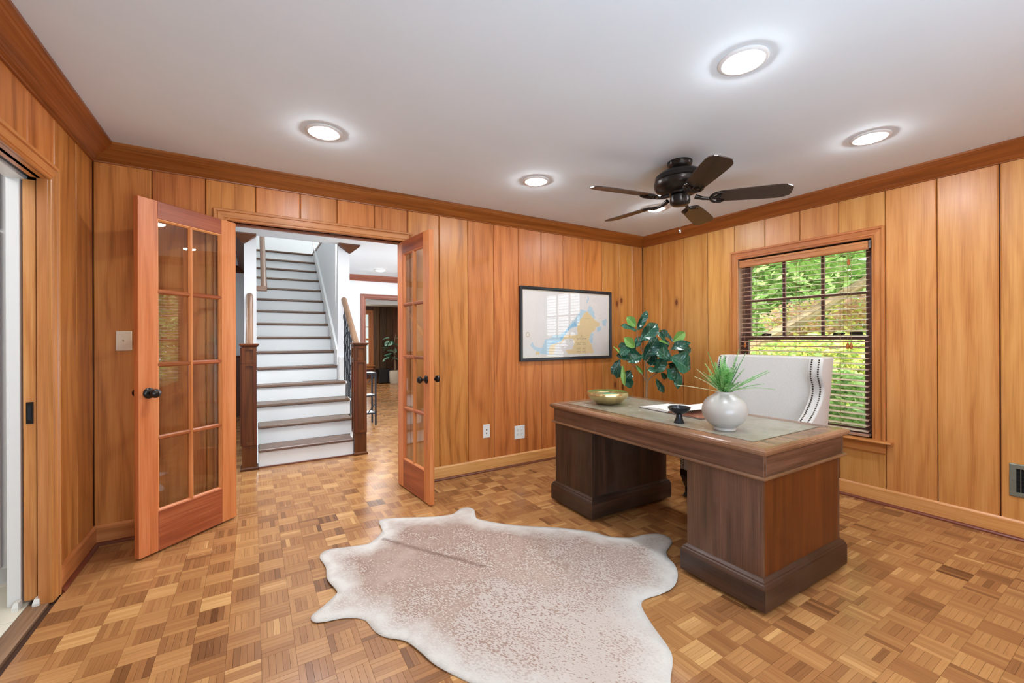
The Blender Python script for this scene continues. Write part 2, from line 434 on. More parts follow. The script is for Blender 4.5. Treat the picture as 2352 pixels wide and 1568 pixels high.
def leafmat(name, dark, light, rough=.3, vein=None, trans=0.0):
    m, nt, p = newmat(name)
    at = N(nt, 'ShaderNodeAttribute', attribute_name='tone'); oi = N(nt, 'ShaderNodeObjectInfo')
    f = mathn(nt, 'FRACT', mathn(nt, 'ADD', at.outputs['Fac'], oi.outputs['Random']))
    col = ramp(nt, f, [(0, dark), (1, light)])
    if vein is not None:
        uv = N(nt, 'ShaderNodeUVMap'); sep = N(nt, 'ShaderNodeSeparateXYZ'); nt.links.new(uv.outputs[0], sep.inputs[0])
        av = mathn(nt, 'ABSOLUTE', sep.outputs[1])
        mid = mathn(nt, 'LESS_THAN', av, .03)
        ph = mathn(nt, 'FRACT', mathn(nt, 'SUBTRACT', mathn(nt, 'MULTIPLY', sep.outputs[0], 6.5), mathn(nt, 'MULTIPLY', av, 1.6)))
        vn = mathn(nt, 'LESS_THAN', mathn(nt, 'ABSOLUTE', mathn(nt, 'SUBTRACT', ph, .5)), .035)
        k = mathn(nt, 'MAXIMUM', mid, vn)
        col = mixc(nt, mathn(nt, 'MULTIPLY', k, .75), col, vein)
        bp = N(nt, 'ShaderNodeBump'); bp.inputs['Strength'].default_value = .5; bp.inputs['Distance'].default_value = .004
        hh = mathn(nt, 'ABSOLUTE', mathn(nt, 'SUBTRACT', ph, .5))
        nt.links.new(mathn(nt, 'SUBTRACT', hh, k), bp.inputs['Height']); nt.links.new(bp.outputs[0], p.inputs['Normal'])
    nt.links.new(col, p.inputs['Base Color']); p.inputs['Roughness'].default_value = rough
    if trans:
        tr = N(nt, 'ShaderNodeBsdfTranslucent'); nt.links.new(col, tr.inputs[0])
        mx = N(nt, 'ShaderNodeMixShader'); mx.inputs[0].default_value = trans
        nt.links.new(p.outputs[0], mx.inputs[1]); nt.links.new(tr.outputs[0], mx.inputs[2])
        nt.links.new(mx.outputs[0], nt.nodes['Material Output'].inputs[0])
    return m
M_FIG = leafmat('fig_leaf_dark', srgb(18, 64, 52), srgb(48, 104, 78), .2, srgb(96, 140, 112))
M_FIGL = leafmat('fig_leaf_young', srgb(86, 140, 60), srgb(128, 176, 84), .4, srgb(170, 200, 120))
M_FERN = leafmat('fern_leaflet', srgb(64, 136, 66), srgb(138, 190, 108), .5)
M_FERNP = leafmat('fern_leaflet_pale', srgb(176, 190, 140), srgb(214, 216, 172), .5)
M_TREE1 = leafmat('tree_leaf_green', srgb(120, 154, 84), srgb(186, 210, 136), .5, trans=.45)
M_TREE2 = leafmat('maple_leaf_yellowgreen', srgb(176, 184, 84), srgb(232, 224, 138), .5, trans=.45)
M_TREE3 = leafmat('maple_leaf_pink', srgb(190, 142, 118), srgb(228, 186, 162), .5, trans=.4)
M_TREE4 = leafmat('shrub_leaf_dark', srgb(96, 130, 72), srgb(150, 182, 104), .5, trans=.4)
M_RUBBER = leafmat('rubber_leaf', srgb(60, 110, 92), srgb(150, 186, 164), .35)

def glassmat(name, tint=(.97, .985, .98, 1), ior=1.5, boost=0.0):
    m, nt, p = newmat(name); nt.nodes.remove(p)
    lw = N(nt, 'ShaderNodeLayerWeight'); lw.inputs[0].default_value = .5
    f0 = ((ior - 1) / (ior + 1)) ** 2
    class fr: outputs = [mathn(nt, 'MULTIPLY_ADD', mathn(nt, 'POWER', lw.outputs['Facing'], 5.0), 1 - f0, f0)]
    t = N(nt, 'ShaderNodeBsdfTransparent'); t.inputs[0].default_value = tint
    g = N(nt, 'ShaderNodeBsdfGlossy'); g.inputs['Roughness'].default_value = .0
    mx = N(nt, 'ShaderNodeMixShader')
    f = fr.outputs[0] if not boost else mathn(nt, 'ADD', fr.outputs[0], boost)
    nt.links.new(f, mx.inputs[0]); nt.links.new(t.outputs[0], mx.inputs[1]); nt.links.new(g.outputs[0], mx.inputs[2])
    nt.links.new(mx.outputs[0], nt.nodes['Material Output'].inputs[0])
    return m
M_GLASS = glassmat('window_glass'); M_DGLASS = glassmat('door_glass', (.95, .97, .955, 1), 1.85)
M_PGLASS = glassmat('picture_glass', (.99, .99, .99, 1), 1.5)

def emis(name, col, s):
    m, nt, p = newmat(name)
    p.inputs['Base Color'].default_value = (.9, .9, .9, 1)
    p.inputs['Emission Color'].default_value = col; p.inputs['Emission Strength'].default_value = s
    return m
M_LENS = emis('lamp_lens', (.89, .955, 1, 1), LAMP_STRENGTH)
M_LENSH = emis('hall_lamp_lens', (.95, .98, 1, 1), 160)

def rugmat():
    m, nt, p = newmat('cowhide_hair')
    geo = N(nt, 'ShaderNodeTexCoord'); rim = N(nt, 'ShaderNodeAttribute', attribute_name='rim'); sp = N(nt, 'ShaderNodeAttribute', attribute_name='spine')
    mp = N(nt, 'ShaderNodeMapping'); mp.inputs['Rotation'].default_value = (0, 0, math.radians(58)); nt.links.new(geo.outputs['Object'], mp.inputs[0])
    def nz(sc, det, strx=1.0, rgh=.55):
        m2 = N(nt, 'ShaderNodeMapping'); m2.inputs['Scale'].default_value = (sc * strx, sc, sc); nt.links.new(mp.outputs[0], m2.inputs[0])
        n = N(nt, 'ShaderNodeTexNoise'); n.inputs['Scale'].default_value = 1; n.inputs['Detail'].default_value = det; n.inputs['Roughness'].default_value = rgh
        nt.links.new(m2.outputs[0], n.inputs['Vector']); return n.outputs[0]
    low = nz(2.6, 4); mid = nz(9, 5); fine = nz(165, 2, .55, .45); hair = nz(420, 1, .2)
    sepn = N(nt, 'ShaderNodeSeparateXYZ'); nt.links.new(geo.outputs['Object'], sepn.inputs[0])
    brown = mathn(nt, 'ADD', mathn(nt, 'MULTIPLY', low, .7), mathn(nt, 'MULTIPLY', mid, .4))
    cb = ramp(nt, brown, [(.38, srgb(182, 160, 146)), (.52, srgb(160, 132, 116)), (.64, srgb(142, 108, 90)), (.78, srgb(122, 86, 68))])
    # white flecks: thick towards the rump and the flanks, none along the solid shoulder
    dens = mathn(nt, 'MULTIPLY_ADD', sepn.outputs[1], -.16, mathn(nt, 'MULTIPLY', low, .55))
    v = mathn(nt, 'ADD', mathn(nt, 'ADD', fine, mathn(nt, 'MULTIPLY', mid, .3)), dens)
    s = ramp(nt, v, [(.90, (0, 0, 0, 1)), (1.0, (1, 1, 1, 1))])
    c = mixc(nt, mathn(nt, 'MULTIPLY', s, .8), cb, srgb(206, 196, 186))
    edge = ramp(nt, mathn(nt, 'ADD', rim.outputs['Fac'], mathn(nt, 'MULTIPLY_ADD', mid, .22, -.11)), [(.02, (1, 1, 1, 1)), (.16, (0, 0, 0, 1))])
    c = mixc(nt, edge, c, srgb(212, 208, 200))
    spf = ramp(nt, mathn(nt, 'ADD', sp.outputs['Fac'], mathn(nt, 'MULTIPLY_ADD', mid, .05, mathn(nt, 'MULTIPLY_ADD', fine, .02, -.026))), [(.010, (1, 1, 1, 1)), (.034, (0, 0, 0, 1))])
    c = mixc(nt, mathn(nt, 'MULTIPLY', spf, .85), c, srgb(104, 66, 48))
    c = mixc(nt, .25, c, ramp(nt, hair, [(.35, (.7, .7, .7, 1)), (.65, (1, 1, 1, 1))]), 'MULTIPLY')
    nt.links.new(c, p.inputs['Base Color']); p.inputs['Roughness'].default_value = .7
    p.inputs['Sheen Weight'].default_value = .25
    bp = N(nt, 'ShaderNodeBump'); bp.inputs['Strength'].default_value = .4; bp.inputs['Distance'].default_value = .003
    nt.links.new(mathn(nt, 'ADD', hair, fine), bp.inputs['Height']); nt.links.new(bp.outputs[0], p.inputs['Normal'])
    return m
M_RUG = rugmat()

def leathermat():
    m, nt, p = newmat('worn_leather_top')
    tc = N(nt, 'ShaderNodeTexCoord')
    n = N(nt, 'ShaderNodeTexNoise'); n.inputs['Scale'].default_value = 5; n.inputs['Detail'].default_value = 8; n.inputs['Roughness'].default_value = .65
    nt.links.new(tc.outputs['Object'], n.inputs['Vector'])
    n2 = N(nt, 'ShaderNodeTexNoise'); n2.inputs['Scale'].default_value = 22; n2.inputs['Detail'].default_value = 6
    nt.links.new(tc.outputs['Object'], n2.inputs['Vector'])
    c = ramp(nt, n.outputs[0], [(.3, srgb(132, 124, 104)), (.48, srgb(148, 142, 124)), (.62, srgb(158, 152, 138)), (.78, srgb(140, 122, 102))])
    c = mixc(nt, .5, c, ramp(nt, n2.outputs[0], [(.28, (.72, .70, .68, 1)), (.40, (1, 1, 1, 1))]), 'MULTIPLY')
    nt.links.new(c, p.inputs['Base Color'])
    nt.links.new(mathn(nt, 'MULTIPLY_ADD', n2.outputs[0], .22, .12), p.inputs['Roughness'])
    bp = N(nt, 'ShaderNodeBump'); bp.inputs['Strength'].default_value = .1; bp.inputs['Distance'].default_value = .002
    nt.links.new(n2.outputs[0], bp.inputs['Height']); nt.links.new(bp.outputs[0], p.inputs['Normal'])
    return m
M_LEATHER = leathermat()
def enamel():
    m, nt, p = newmat('green_enamel')
    tc = N(nt, 'ShaderNodeTexCoord'); vo = N(nt, 'ShaderNodeTexVoronoi'); vo.inputs['Scale'].default_value = 16
    nt.links.new(tc.outputs['Object'], vo.inputs['Vector'])
    nt.links.new(ramp(nt, vo.outputs['Distance'], [(.15, srgb(96, 168, 120)), (.4, srgb(60, 132, 96)), (.6, srgb(120, 122, 84))]), p.inputs['Base Color'])
    p.inputs['Roughness'].default_value = .3
    return m
M_ENAMEL = enamel()

# ------------------------------------------------------------------ room constants
XL, XR, YB, YF = -0.834, 4.0165, 3.522, -1.2
ZC = 2.44
CP, CD = 0.1137, 0.1031      # crown projection and drop
BH = 0.118

# ------------------------------------------------------------------ floor: finger parquet, strip by strip
def st(name, label=None, cat=None):
    return empty(name, label=label, cat=cat, kind='structure')
mb = MB(); mb.box(XL - .07, 4.2, YF - .1, 13.2, -.14, -.012)
floor = tag(mb.build('floor', M_SUB), 'oak finger parquet floor of small basket-weave blocks', 'floor', kind='structure')
PITCH = 0.1185; NS = 5; SW = PITCH / NS
def strip_faces(mb, cx, cy, along_x, z=0.0):
    L = PITCH / 2 - .0004; Wd = SW / 2 - .0004
    hx, hy = (L, Wd) if along_x else (Wd, L)
    x0, x1, y0, y1 = cx - hx, cx + hx, cy - hy, cy + hy
    zb = -.012
    def uvf(pts): return [((p[0] - cx) if along_x else (p[1] - cy), (p[1] - cy) if along_x else (p[0] - cx)) for p in pts]
    top = [(x0, y0, z), (x1, y0, z), (x1, y1, z), (x0, y1, z)]
    mb.face(top, uvf(top))
    c = [(x0, y0), (x1, y0), (x1, y1), (x0, y1)]
    for i in range(4):
        a, b = c[i], c[(i + 1) % 4]
        q = [(a[0], a[1], zb), (b[0], b[1], zb), (b[0], b[1], z), (a[0], a[1], z)]
        mb.face(q, uvf(q))
def tone_pick(): 
    return min(1, max(0, random.betavariate(2.2, 1.9)))
strips = []
ox, oy = 0.0222, 0.028
for i in range(int((XL - ox) / PITCH) - 1, int((4.1 - ox) / PITCH) + 1):
    for j in range(int((YF - oy) / PITCH) - 1, int((12.4 - oy) / PITCH) + 1):
        cx = ox + (i + .5) * PITCH; cy = oy + (j + .5) * PITCH
        if cx < XL - .0 or cx > 4.05 or cy < YF: continue
        if cy > 8.2 and cx < 1.3: continue
        ax = (i + j) % 2 == 0
        bt = min(1, max(0, random.gauss(.58 if ax else .44, .12 if cy < 3.6 else .07)))  # sheen put into the tone: blocks along x lighter, hall more even
        for k in range(NS):
            o = (k - (NS - 1) / 2) * SW
            tone = min(1, max(0, bt + random.gauss(0, .05 if random.random() < .6 else .14) * (1 if cy < 3.6 else .6)))
            sx, sy = (cx, cy + o) if ax else (cx + o, cy)
            strips.append((sx, sy, ax, tone))
def cam_dist(s):
    d = s[0] * math.sin(TH) + s[1] * math.cos(TH); u = s[0] * math.cos(TH) - s[1] * math.sin(TH)
    if d < .6: return 99
    px = 1176 + 968.34 * u / d; py = 777 + 968.34 * CAM_H / d
    if not (15 < px < 2337 and py < 1560): return 99
    return d
order = sorted(range(len(strips)), key=lambda i: cam_dist(strips[i]))
def under_rug(x, y):
    return .25 < x < 2.1 and 1.0 < y < 2.75 and (abs(x - 1.0) < .62 and abs(y - 1.75) < .62)
near = [i for i in order if not under_rug(strips[i][0], strips[i][1])][:296]
near_set = set(near)
variants = {}
def strip_mesh(ax, tone):
    key = (ax, int(tone * 15.99))
    if key not in variants:
        b = MB(); b.off(); b.t = (key[1] + .5) / 16; strip_faces(b, 0, 0, ax)
        variants[key] = b.mesh('parquet_strip', M_PARQ, weld=False)
    return variants[key]
for i in near:
    x, y, ax, t = strips[i]
    inst('parquet_strip', strip_mesh(ax, t), floor, (x, y, random.uniform(-.0002, .0002)))
b = MB()
for i, (x, y, ax, t) in enumerate(strips):
    if i in near_set: continue
    b.off(); b.t = t; strip_faces(b, x, y, ax, random.uniform(-.0002, .0002))
b.build('parquet_field', M_PARQ, floor, weld=False, kind='stuff')

# ------------------------------------------------------------------ walls with separate V-jointed planks
def plank_profile(a0, a1, g0=.0018, g1=.0018, th=.02, ch=.006):
    """(a = along wall, o = out from backing): front face at o=th"""
    return [(a0 + g0, 0), (a1 - g1, 0), (a1 - g1, th - ch), (a1 - g1 - ch, th), (a0 + g0 + ch, th), (a0 + g0, th - ch)]
def planks(parent, joints, z0, z1, hole, fn, mats, wide=None):
    """fn(t,a,o)->xyz with t=z ; hole=(a0,a1,zlo,zhi) or None"""
    for k in range(len(joints) - 1):
        a0, a1 = joints[k], joints[k + 1]
        m = mats(k, .5 * (a0 + a1)) if callable(mats) else mats
        mb = MB(); mb.off()
        segs = []
        if hole and a0 < hole[1] and a1 > hole[0]:
            lo, hi = max(a0, hole[0]), min(a1, hole[1])
            if lo > a0 + .004: segs.append((a0, lo, z0, z1, True, False))
            if hi < a1 - .004: segs.append((hi, a1, z0, z1, False, True))
            if hole[3] < z1: segs.append((lo, hi, hole[3], z1, lo <= a0, hi >= a1))
            if hole[2] > z0: segs.append((lo, hi, z0, hole[2], lo <= a0, hi >= a1))
        else: segs.append((a0, a1, z0, z1, True, True))
        for (s0, s1, zz0, zz1, e0, e1) in segs:
            ch = .006; g = .0018
            L = g if e0 else 0; R = g if e1 else 0; cl = ch if e0 else 0.0001; cr = ch if e1 else 0.0001
            if wide and e0 and abs(a0 - wide) < .01: L = .006
            prof = [(s0 + L, 0), (s1 - R, 0), (s1 - R, .02 - cr), (s1 - R - cr, .02), (s0 + L + cl, .02), (s0 + L, .02 - cl)]
            mb.prism(prof, fn, zz0, zz1, new=False)
        mb.build('plank', m, parent)

# back wall (with the french doors)
mb = MB()
DX0, DX1, DZ = -.154, 1.078, 2.073
mb.box(XL - .12, DX0, YB + .02, YB + .12, 0, ZC); mb.box(DX1, XR + .1, YB + .02, YB + .12, 0, ZC); mb.box(DX0, DX1, YB + .02, YB + .12, DZ, ZC)
wall_back = tag(mb.build('wall_back', M_SHOE), 'panelled wall of orange pine planks around the french doors', 'wall', kind='structure')
jb = [XL, -.556, -.276, .016, .301, .561, .844, 1.123, 1.406, 1.687, 1.958, 2.238, 2.513, 2.80, 3.073, 3.356, 3.622, 3.838, XR]
planks(wall_back, jb, 0, ZC, (DX0 - .03, DX1 + .03, 0, DZ + .03), lambda t, a, o: (a, YB + .02 - o, t),
       lambda k, c: M_KNOT if c > 3.4 else M_PLANK)
# right wall (with the window)
WY0, WY1, WZ0, WZ1 = 1.300, 2.340, .475, 2.004
mb = MB()
x0, x1 = XR + .02, XR + .16
mb.box(x0, x1, YF - .1, WY0, 0, ZC); mb.box(x0, x1, WY1, YB + .12, 0, ZC); mb.box(x0, x1, WY0, WY1, 0, WZ0); mb.box(x0, x1, WY0, WY1, WZ1, ZC)
wall_right = tag(mb.build('wall_right', M_SHOE), 'panelled wall of honey pine planks around the window', 'wall', kind='structure')
jr = [YF, -.78, -.5, -.21, .08, .37, .658, .946, 1.226, 1.519, 1.802, 2.092, 2.381, 2.669, 2.96, 3.249, YB]
planks(wall_right, jr, 0, ZC, (WY0 - .01, WY1 + .01, WZ0 - .01, WZ1 + .01), lambda t, a, o: (XR + .02 - o, a, t),
       lambda k, c: M_KNOT if c > 2.9 else M_PLANK_R, wide=.658)
# left wall (with the pocket door opening)
PY0, PY1, PZ = 1.55, 2.862, 2.015
mb = MB()
x0, x1 = XL - .035, XL - .02
mb.box(x0, x1, YF - .1, PY0, 0, ZC); mb.box(x0, x1, PY1 + .01, YB + .12, 0, ZC); mb.box(x0, x1, PY0, PY1 + .01, PZ, ZC)
x0, x1 = XL - .15, XL - .11
mb.box(x0, x1, YF - .1, PY0, 0, ZC); mb.box(x0, x1, PY1 + .06, YB + .12, 0, ZC); mb.box(x0, x1, PY0, PY1 + .06, PZ, ZC)
wall_left = tag(mb.build('wall_left', M_SHOE), 'panelled side wall of pine planks beside the pocket door', 'wall', kind='structure')
jl = [YF, -.8, -.52, -.23, .06, .35, .64, .93, 1.22, 1.51, 1.8, 2.09, 2.37, 2.658, 2.945, 3.245, YB]
planks(wall_left, jl, 0, ZC, (PY0 - .01, PY1 + .01, 0, PZ + .01), lambda t, a, o: (XL - .02 + o, a, t), M_PLANK)
# wall behind the photographer, with an invented window recess, boarded shut, behind the fill light
mb = MB()
mb.box(XL - .1, .15, YF - .1, YF, 0, ZC); mb.box(2.85, XR + .1, YF - .1, YF, 0, ZC); mb.box(.15, 2.85, YF - .1, YF, 0, .55); mb.box(.15, 2.85, YF - .1, YF, 2.15, ZC)
mb.box(.15, 2.85, YF - .14, YF - .1, .5, 2.2)
tag(mb.build('wall_front', M_PLANK), 'plain pine wall behind the photographer', 'wall', kind='structure')
# ceiling
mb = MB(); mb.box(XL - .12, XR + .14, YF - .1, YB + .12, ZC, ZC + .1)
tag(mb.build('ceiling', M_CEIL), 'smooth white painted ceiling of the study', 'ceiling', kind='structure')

# crown mouldings (mitred), baseboards, shoe mouldings
crown_prof = [(0, 0), (CP, 0), (CP, -.014), (.106, -.02), (.1, -.028), (.094, -.031), (.088, -.038), (.062, -.056), (.04, -.076), (.034, -.083), (.03, -.086), (.026, -.09), (.02, -.094), (.014, -.097), (.012, -CD), (0, -CD)]
base_prof = [(0, 0), (.016, 0), (.016, BH - .014), (.013, BH - .008), (.006, BH), (0, BH)]
shoe_prof = [(.016, 0), (.034, 0), (.033, .008), (.029, .014), (.023, .018), (.016, .019)]
def run(name, prof, fn, L0, L1, mat, label, cat='moulding', smooth=False):
    mb = MB(); mb.prism(prof, fn, L0, L1)
    return tag(mb.build(name, mat, smooth=smooth), label, cat, kind='structure')
run('trim_1', crown_prof, lambda t, o, z: (t, YB - o, ZC + z), lambda o, z: XL + o, lambda o, z: XR - o, M_TRIM, 'stained crown moulding along the top of the french door wall')
run('trim_2', crown_prof, lambda t, o, z: (XR - o, t, ZC + z), lambda o, z: YF + o, lambda o, z: YB - o, M_TRIM, 'stained crown moulding along the top of the window wall')
run('trim_3', crown_prof, lambda t, o, z: (XL + o, t, ZC + z), lambda o, z: YF + o, lambda o, z: YB - o, M_TRIM, 'stained crown moulding above the pocket door wall')
def basefn(side):
    if side == 'back': return lambda t, o, z: (t, YB - o, z)
    if side == 'right': return lambda t, o, z: (XR - o, t, z)
    return lambda t, o, z: (XL + o, t, z)
run('baseboard_back', base_prof, basefn('back'), 1.15, lambda o, z: XR - o, M_BASE, 'light pine baseboard right of the french doors', 'baseboard')
run('baseboard_back_left', base_prof, basefn('back'), lambda o, z: XL + o, -.232, M_CASE, 'short pine baseboard behind the left french door', 'baseboard')
run('baseboard_right', base_prof, basefn('right'), YF, lambda o, z: YB - o, M_BASE, 'light pine baseboard under the window wall', 'baseboard')
run('baseboard_left', base_prof, basefn('left'), 2.94, lambda o, z: YB - o, M_CASE, 'short pine baseboard beside the pocket door casing', 'baseboard')
run('trim_4', shoe_prof, basefn('back'), 1.15, lambda o, z: XR - o, M_SHOE, 'dark red shoe moulding right of the french doors')
run('trim_5', shoe_prof, basefn('back'), lambda o, z: XL + o, -.232, M_SHOE, 'dark shoe moulding behind the left french door')
run('trim_6', shoe_prof, basefn('right'), YF, lambda o, z: YB - o, M_SHOE, 'dark red shoe moulding along the window wall')
run('trim_7', shoe_prof, basefn('left'), 2.94, lambda o, z: YB - o, M_SHOE, 'dark shoe moulding beside the pocket door casing')

# mitred casings
case_prof = [(0, 0), (0, .011), (.004, .015), (.010, .015), (.013, .011), (.016, .011), (.019, .017), (.05, .019), (.054, .013), (.058, .013), (.061, .022), (.074, .023), (.078, .018), (.078, 0)]
def casing(parent, fn, a0, a1, z0, z1, mat, bottom=0.0, name='casing'):
    """fn(a, z, o); frame around the rectangle a0..a1 x z0..z1 (legs start at bottom)"""
    mb = MB(); mb.prism(case_prof, lambda t, w, o: fn(a0 - w, t, o), bottom, lambda w, o: z1 + w); mb.build(name, mat, parent)
    mb = MB(); mb.prism(case_prof, lambda t, w, o: fn(a1 + w, t, o), bottom, lambda w, o: z1 + w); mb.build(name, mat, parent)
    mb = MB(); mb.prism(case_prof, lambda t, w, o: fn(t, z1 + w, o), lambda w, o: a0 - w, lambda w, o: a1 + w); mb.build(name, mat, parent)
dframe = st('trim_8', 'moulded pine casing and jamb of the french door opening', 'door frame')
casing(dframe, lambda a, z, o: (a, YB - o, z), DX0, DX1, 0, DZ, M_CASE)
casing(dframe, lambda a, z, o: (a, YB + .14 + o, z), DX0, DX1, 0, DZ, M_HALLTRIM)
for (xa, xb, za, zb, g) in ((DX0 - .02, DX0, 0, DZ, 2), (DX1, DX1 + .02, 0, DZ, 2), (DX0 - .02, DX1 + .02, DZ, DZ + .02, 0)):
    mb = MB(); mb.box(xa, xb, YB - .002, YB + .142, za, zb, grain=g); mb.build('jamb', M_CASE, dframe)
mb = MB(); mb.box(DX0, DX1, YB + .05, YB + .062, DZ - .012, DZ, grain=0); mb.build('door_stop', M_TRIM, dframe)
for xa in (.37, .51):
    mb = MB(); mb.box(xa, xa + .075, YB + .012, YB + .032, DZ - .003, DZ + .001); mb.build('catch_plate', M_BRONZE, dframe)

# ------------------------------------------------------------------ french doors (door_1 left leaf, door_2 right leaf)
def knob_mesh(mb, c, d, flip=1):
    """knob on axis d from point c on the door face"""
    q = Vector(d).to_track_quat('Z', 'Y').to_matrix().to_4x4()
    prof = [(0, 0), (.031, 0), (.031, .004), (.026, .009), (.018, .012), (.010, .014), (.009, .034), (.014, .038), (.0235, .045), (.0265, .054), (.0245, .064), (.016, .071), (.006, .0735), (0, .074)]
    mb.lathe(prof, 28, c, q)
def french_door(name, hinge, free, thick_dir, label):
    A = Vector((hinge[0], hinge[1], 0)); B = Vector((free[0], free[1], 0))
    d = (B - A).normalized(); ang = math.atan2(d.y, d.x)
    side = 1 if thick_dir == 'left' else -1     # body lies towards +y local (left) or -y
    root = empty(name, (A.x, A.y, 0), ang, label, 'door', kind='structure')
    T = .036; Wd = .606; z0, z1 = .012, 2.064
    ya, yb = (0, T) if side > 0 else (-T, 0)
    def part(nm, x0, x1, za, zb, g, mat=M_DOOR, ch=.0015, y0=None, y1=None):
        mb = MB(); mb.box(x0, x1, ya if y0 is None else y0, yb if y1 is None else y1, za, zb, grain=g, ch=ch); return mb.build(nm, mat, root)
    part('stile', 0, .106, z0, z1, 2); part('stile', .504, Wd, z0, z1, 2)
    part('top_rail', .1062, .5038, 1.962, z1, 0, M_DOORRAIL); part('bottom_rail', .1062, .5038, z0, .243, 0, M_DOORRAIL)
    gx = [(.106, .305), (.305, .504)]
    gz = [.243, .672, 1.1025, 1.533, 1.962]
    mh = .014
    # muntins with moulded (bevelled) section
    def mprof(w): 
        return [(-w, ya + .012), (-w, yb - .012), (-w * .45, yb - .003), (w * .45, yb - .003), (w, yb - .012), (w, ya + .012), (w * .45, ya + .003), (-w * .45, ya + .003)]
    mb = MB(); mb.prism(mprof(mh), lambda t, a, b: (.305 + a, b, t), .243, 1.962); mb.build('muntin', M_DOOR, root)
    for zc in gz[1:4]:
        for (a, bb) in ((.106, .305 - .008), (.305 + .008, .504)):
            mb = MB(); mb.prism(mprof(mh), lambda t, a_, b_: (t, b_, zc + a_), a, bb); mb.build('muntin', M_DOORRAIL, root)
    # glazing beads round the whole lite
    bp = [(0, ya + .003), (.005, ya + .003), (.013, ya + .013), (.013, yb - .013), (.005, yb - .003), (0, yb - .003)]
    mb = MB()
    mb.prism(bp, lambda t, a, y: (.106 + a, y, t), lambda a, y: .243 + a, lambda a, y: 1.962 - a)
    mb.prism(bp, lambda t, a, y: (.504 - a, y, t), lambda a, y: .243 + a, lambda a, y: 1.962 - a)
    mb.prism(bp, lambda t, a, y: (t, y, .243 + a), lambda a, y: .106 + a, lambda a, y: .504 - a)
    mb.prism(bp, lambda t, a, y: (t, y, 1.962 - a), lambda a, y: .106 + a, lambda a, y: .504 - a)
    mb.build('glazing_bead', M_DOOR, root)
    ym = (ya + yb) / 2
    for c in range(2):
        for r in range(4):
            xa, xb = gx[c]; za, zb = gz[r], gz[r + 1]
            mb = MB(); mb.box(xa + .004, xb - .004, ym - .0015, ym + .0015, za + .004, zb - .004)
            mb.build('pane', M_DGLASS, root)
    for (yy, dy) in ((ya, -1), (yb, 1)):
        mb = MB(); knob_mesh(mb, (.553, yy, .943), (0, dy, 0)); mb.build('door_knob', M_BRONZE, root, smooth=True)
    for zh in (.25, 1.05, 1.84):
        mb = MB(); mb.tube([(-.004, ya if side < 0 else yb, zh - .045), (-.004, ya if side < 0 else yb, zh + .045)], .006, 8)
        mb.build('hinge', M_BRONZE, root, smooth=True)
    return root
french_door('door_1', (-.104, 3.530), (-.554, 3.124), 'right', 'left french door leaf, swung far into the study towards the light switch')
french_door('door_2', (1.054, 3.590), (1.112, 2.985), 'left', 'right french door leaf, seen nearly edge-on beside the plank wall')

# ------------------------------------------------------------------ pocket door, its jambs, threshold, the white room beyond
pf = st('trim_9', 'pine casing and split jamb of the pocket door opening', 'door frame')
casing(pf, lambda a, z, o: (XL + o, a, z), PY0, PY1, 0, PZ, M_CASE)
mb = MB(); mb.box(XL - .036, XL + .002, PY1 - .002, PY1 + .02, 0, PZ + .02, ch=.002); mb.build('jamb', M_CASE, pf)
mb = MB(); mb.box(XL - .15, XL - .105, PY1 + .045, PY1 + .075, 0, PZ + .02, ch=.002); mb.build('jamb', M_WHITE, pf)
mb = MB(); mb.box(XL - .055, XL + .002, PY0, PY1, PZ, PZ + .02, grain=1); mb.build('head_jamb', M_CASE, pf)
mb = MB(); mb.box(XL - .15, XL - .084, PY0, PY1 + .06, PZ - .004, PZ + .02, grain=1); mb.build('head_jamb', M_WHITE, pf)
mb = MB(); mb.box(XL - .084, XL - .055, PY0, PY1 + .4, PZ + .013, PZ + .04, grain=1); mb.build('track', M_BRONZE, pf)
for (xa, xb) in ((XL - .052, XL - .028), (XL - .118, XL - .096)):
    mb = MB(); mb.rectloft([(xa, xb, PY1 - .012, PY1 + .03, .0), (xa, xb, PY1 - .012, PY1 + .03, .016), (xa + .004, xb - .002, PY1 - .004, PY1 + .03, .034)])
    mb.build('guide_bracket', M_WPLASTIC, pf)
pd = empty('door_3', (XL - .07, 2.895, 0), 0, 'pine pocket door slid almost fully into the side wall', 'door', kind='structure')
mb = MB(); mb.box(-.022, .022, 0, .85, .018, PZ - .004, ch=.002); mb.build('door_leaf', M_PDOOR, pd)
mb = MB(); mb.box(-.012, .012, -.003, .004, .855, .957); mb.build('edge_pull', M_BRONZE, pd)
mb = MB(); mb.box(-.007, .007, -.005, .001, .872, .94, ch=.002); mb.build('pull_finger', M_IRON, pd)
mb = MB(); mb.box(XL - .075, XL - .001, PY0 - .02, PY1 + .012, -.02, .004, grain=1, ch=.002)
tag(mb.build('threshold', M_THRESH), 'worn brown wooden threshold under the pocket door opening', 'threshold')
tf = st('floor_side_room', 'cream tile floor of the white side room', 'floor')
mb = MB(); mb.box(-2.9, XL - .0755, .2, 3.56, -.06, -.006); mb.build('grout_bed', M_GROUT, tf)
for i in range(5):
    for j in range(8):
        x1 = XL - .079 - i * .41; y0 = .3 + j * .41
        mb = MB(); mb.box(x1 - .404, x1, y0, y0 + .404, -.006, .001, ch=.0015); mb.build('floor_tile', M_TILE, tf)
mb = MB()
mb.box(-2.95, -2.9, .2, 3.6, 0, 2.45); mb.box(-2.9, XL - .15, 3.57, 3.6, 0, 2.45); mb.box(-2.9, XL - .15, .15, .2, 0, 2.45); mb.box(-2.95, XL - .15, .15, 3.6, 2.45, 2.5)
tag(mb.build('wall_side_room', M_WHITE), 'white walls of the side room past the pocket door', 'wall', kind='structure')
cab = empty('pantry_cabinet', (-1.5, 3.5, 0), 0, 'tall white cabinet just past the pocket door', 'cabinet')
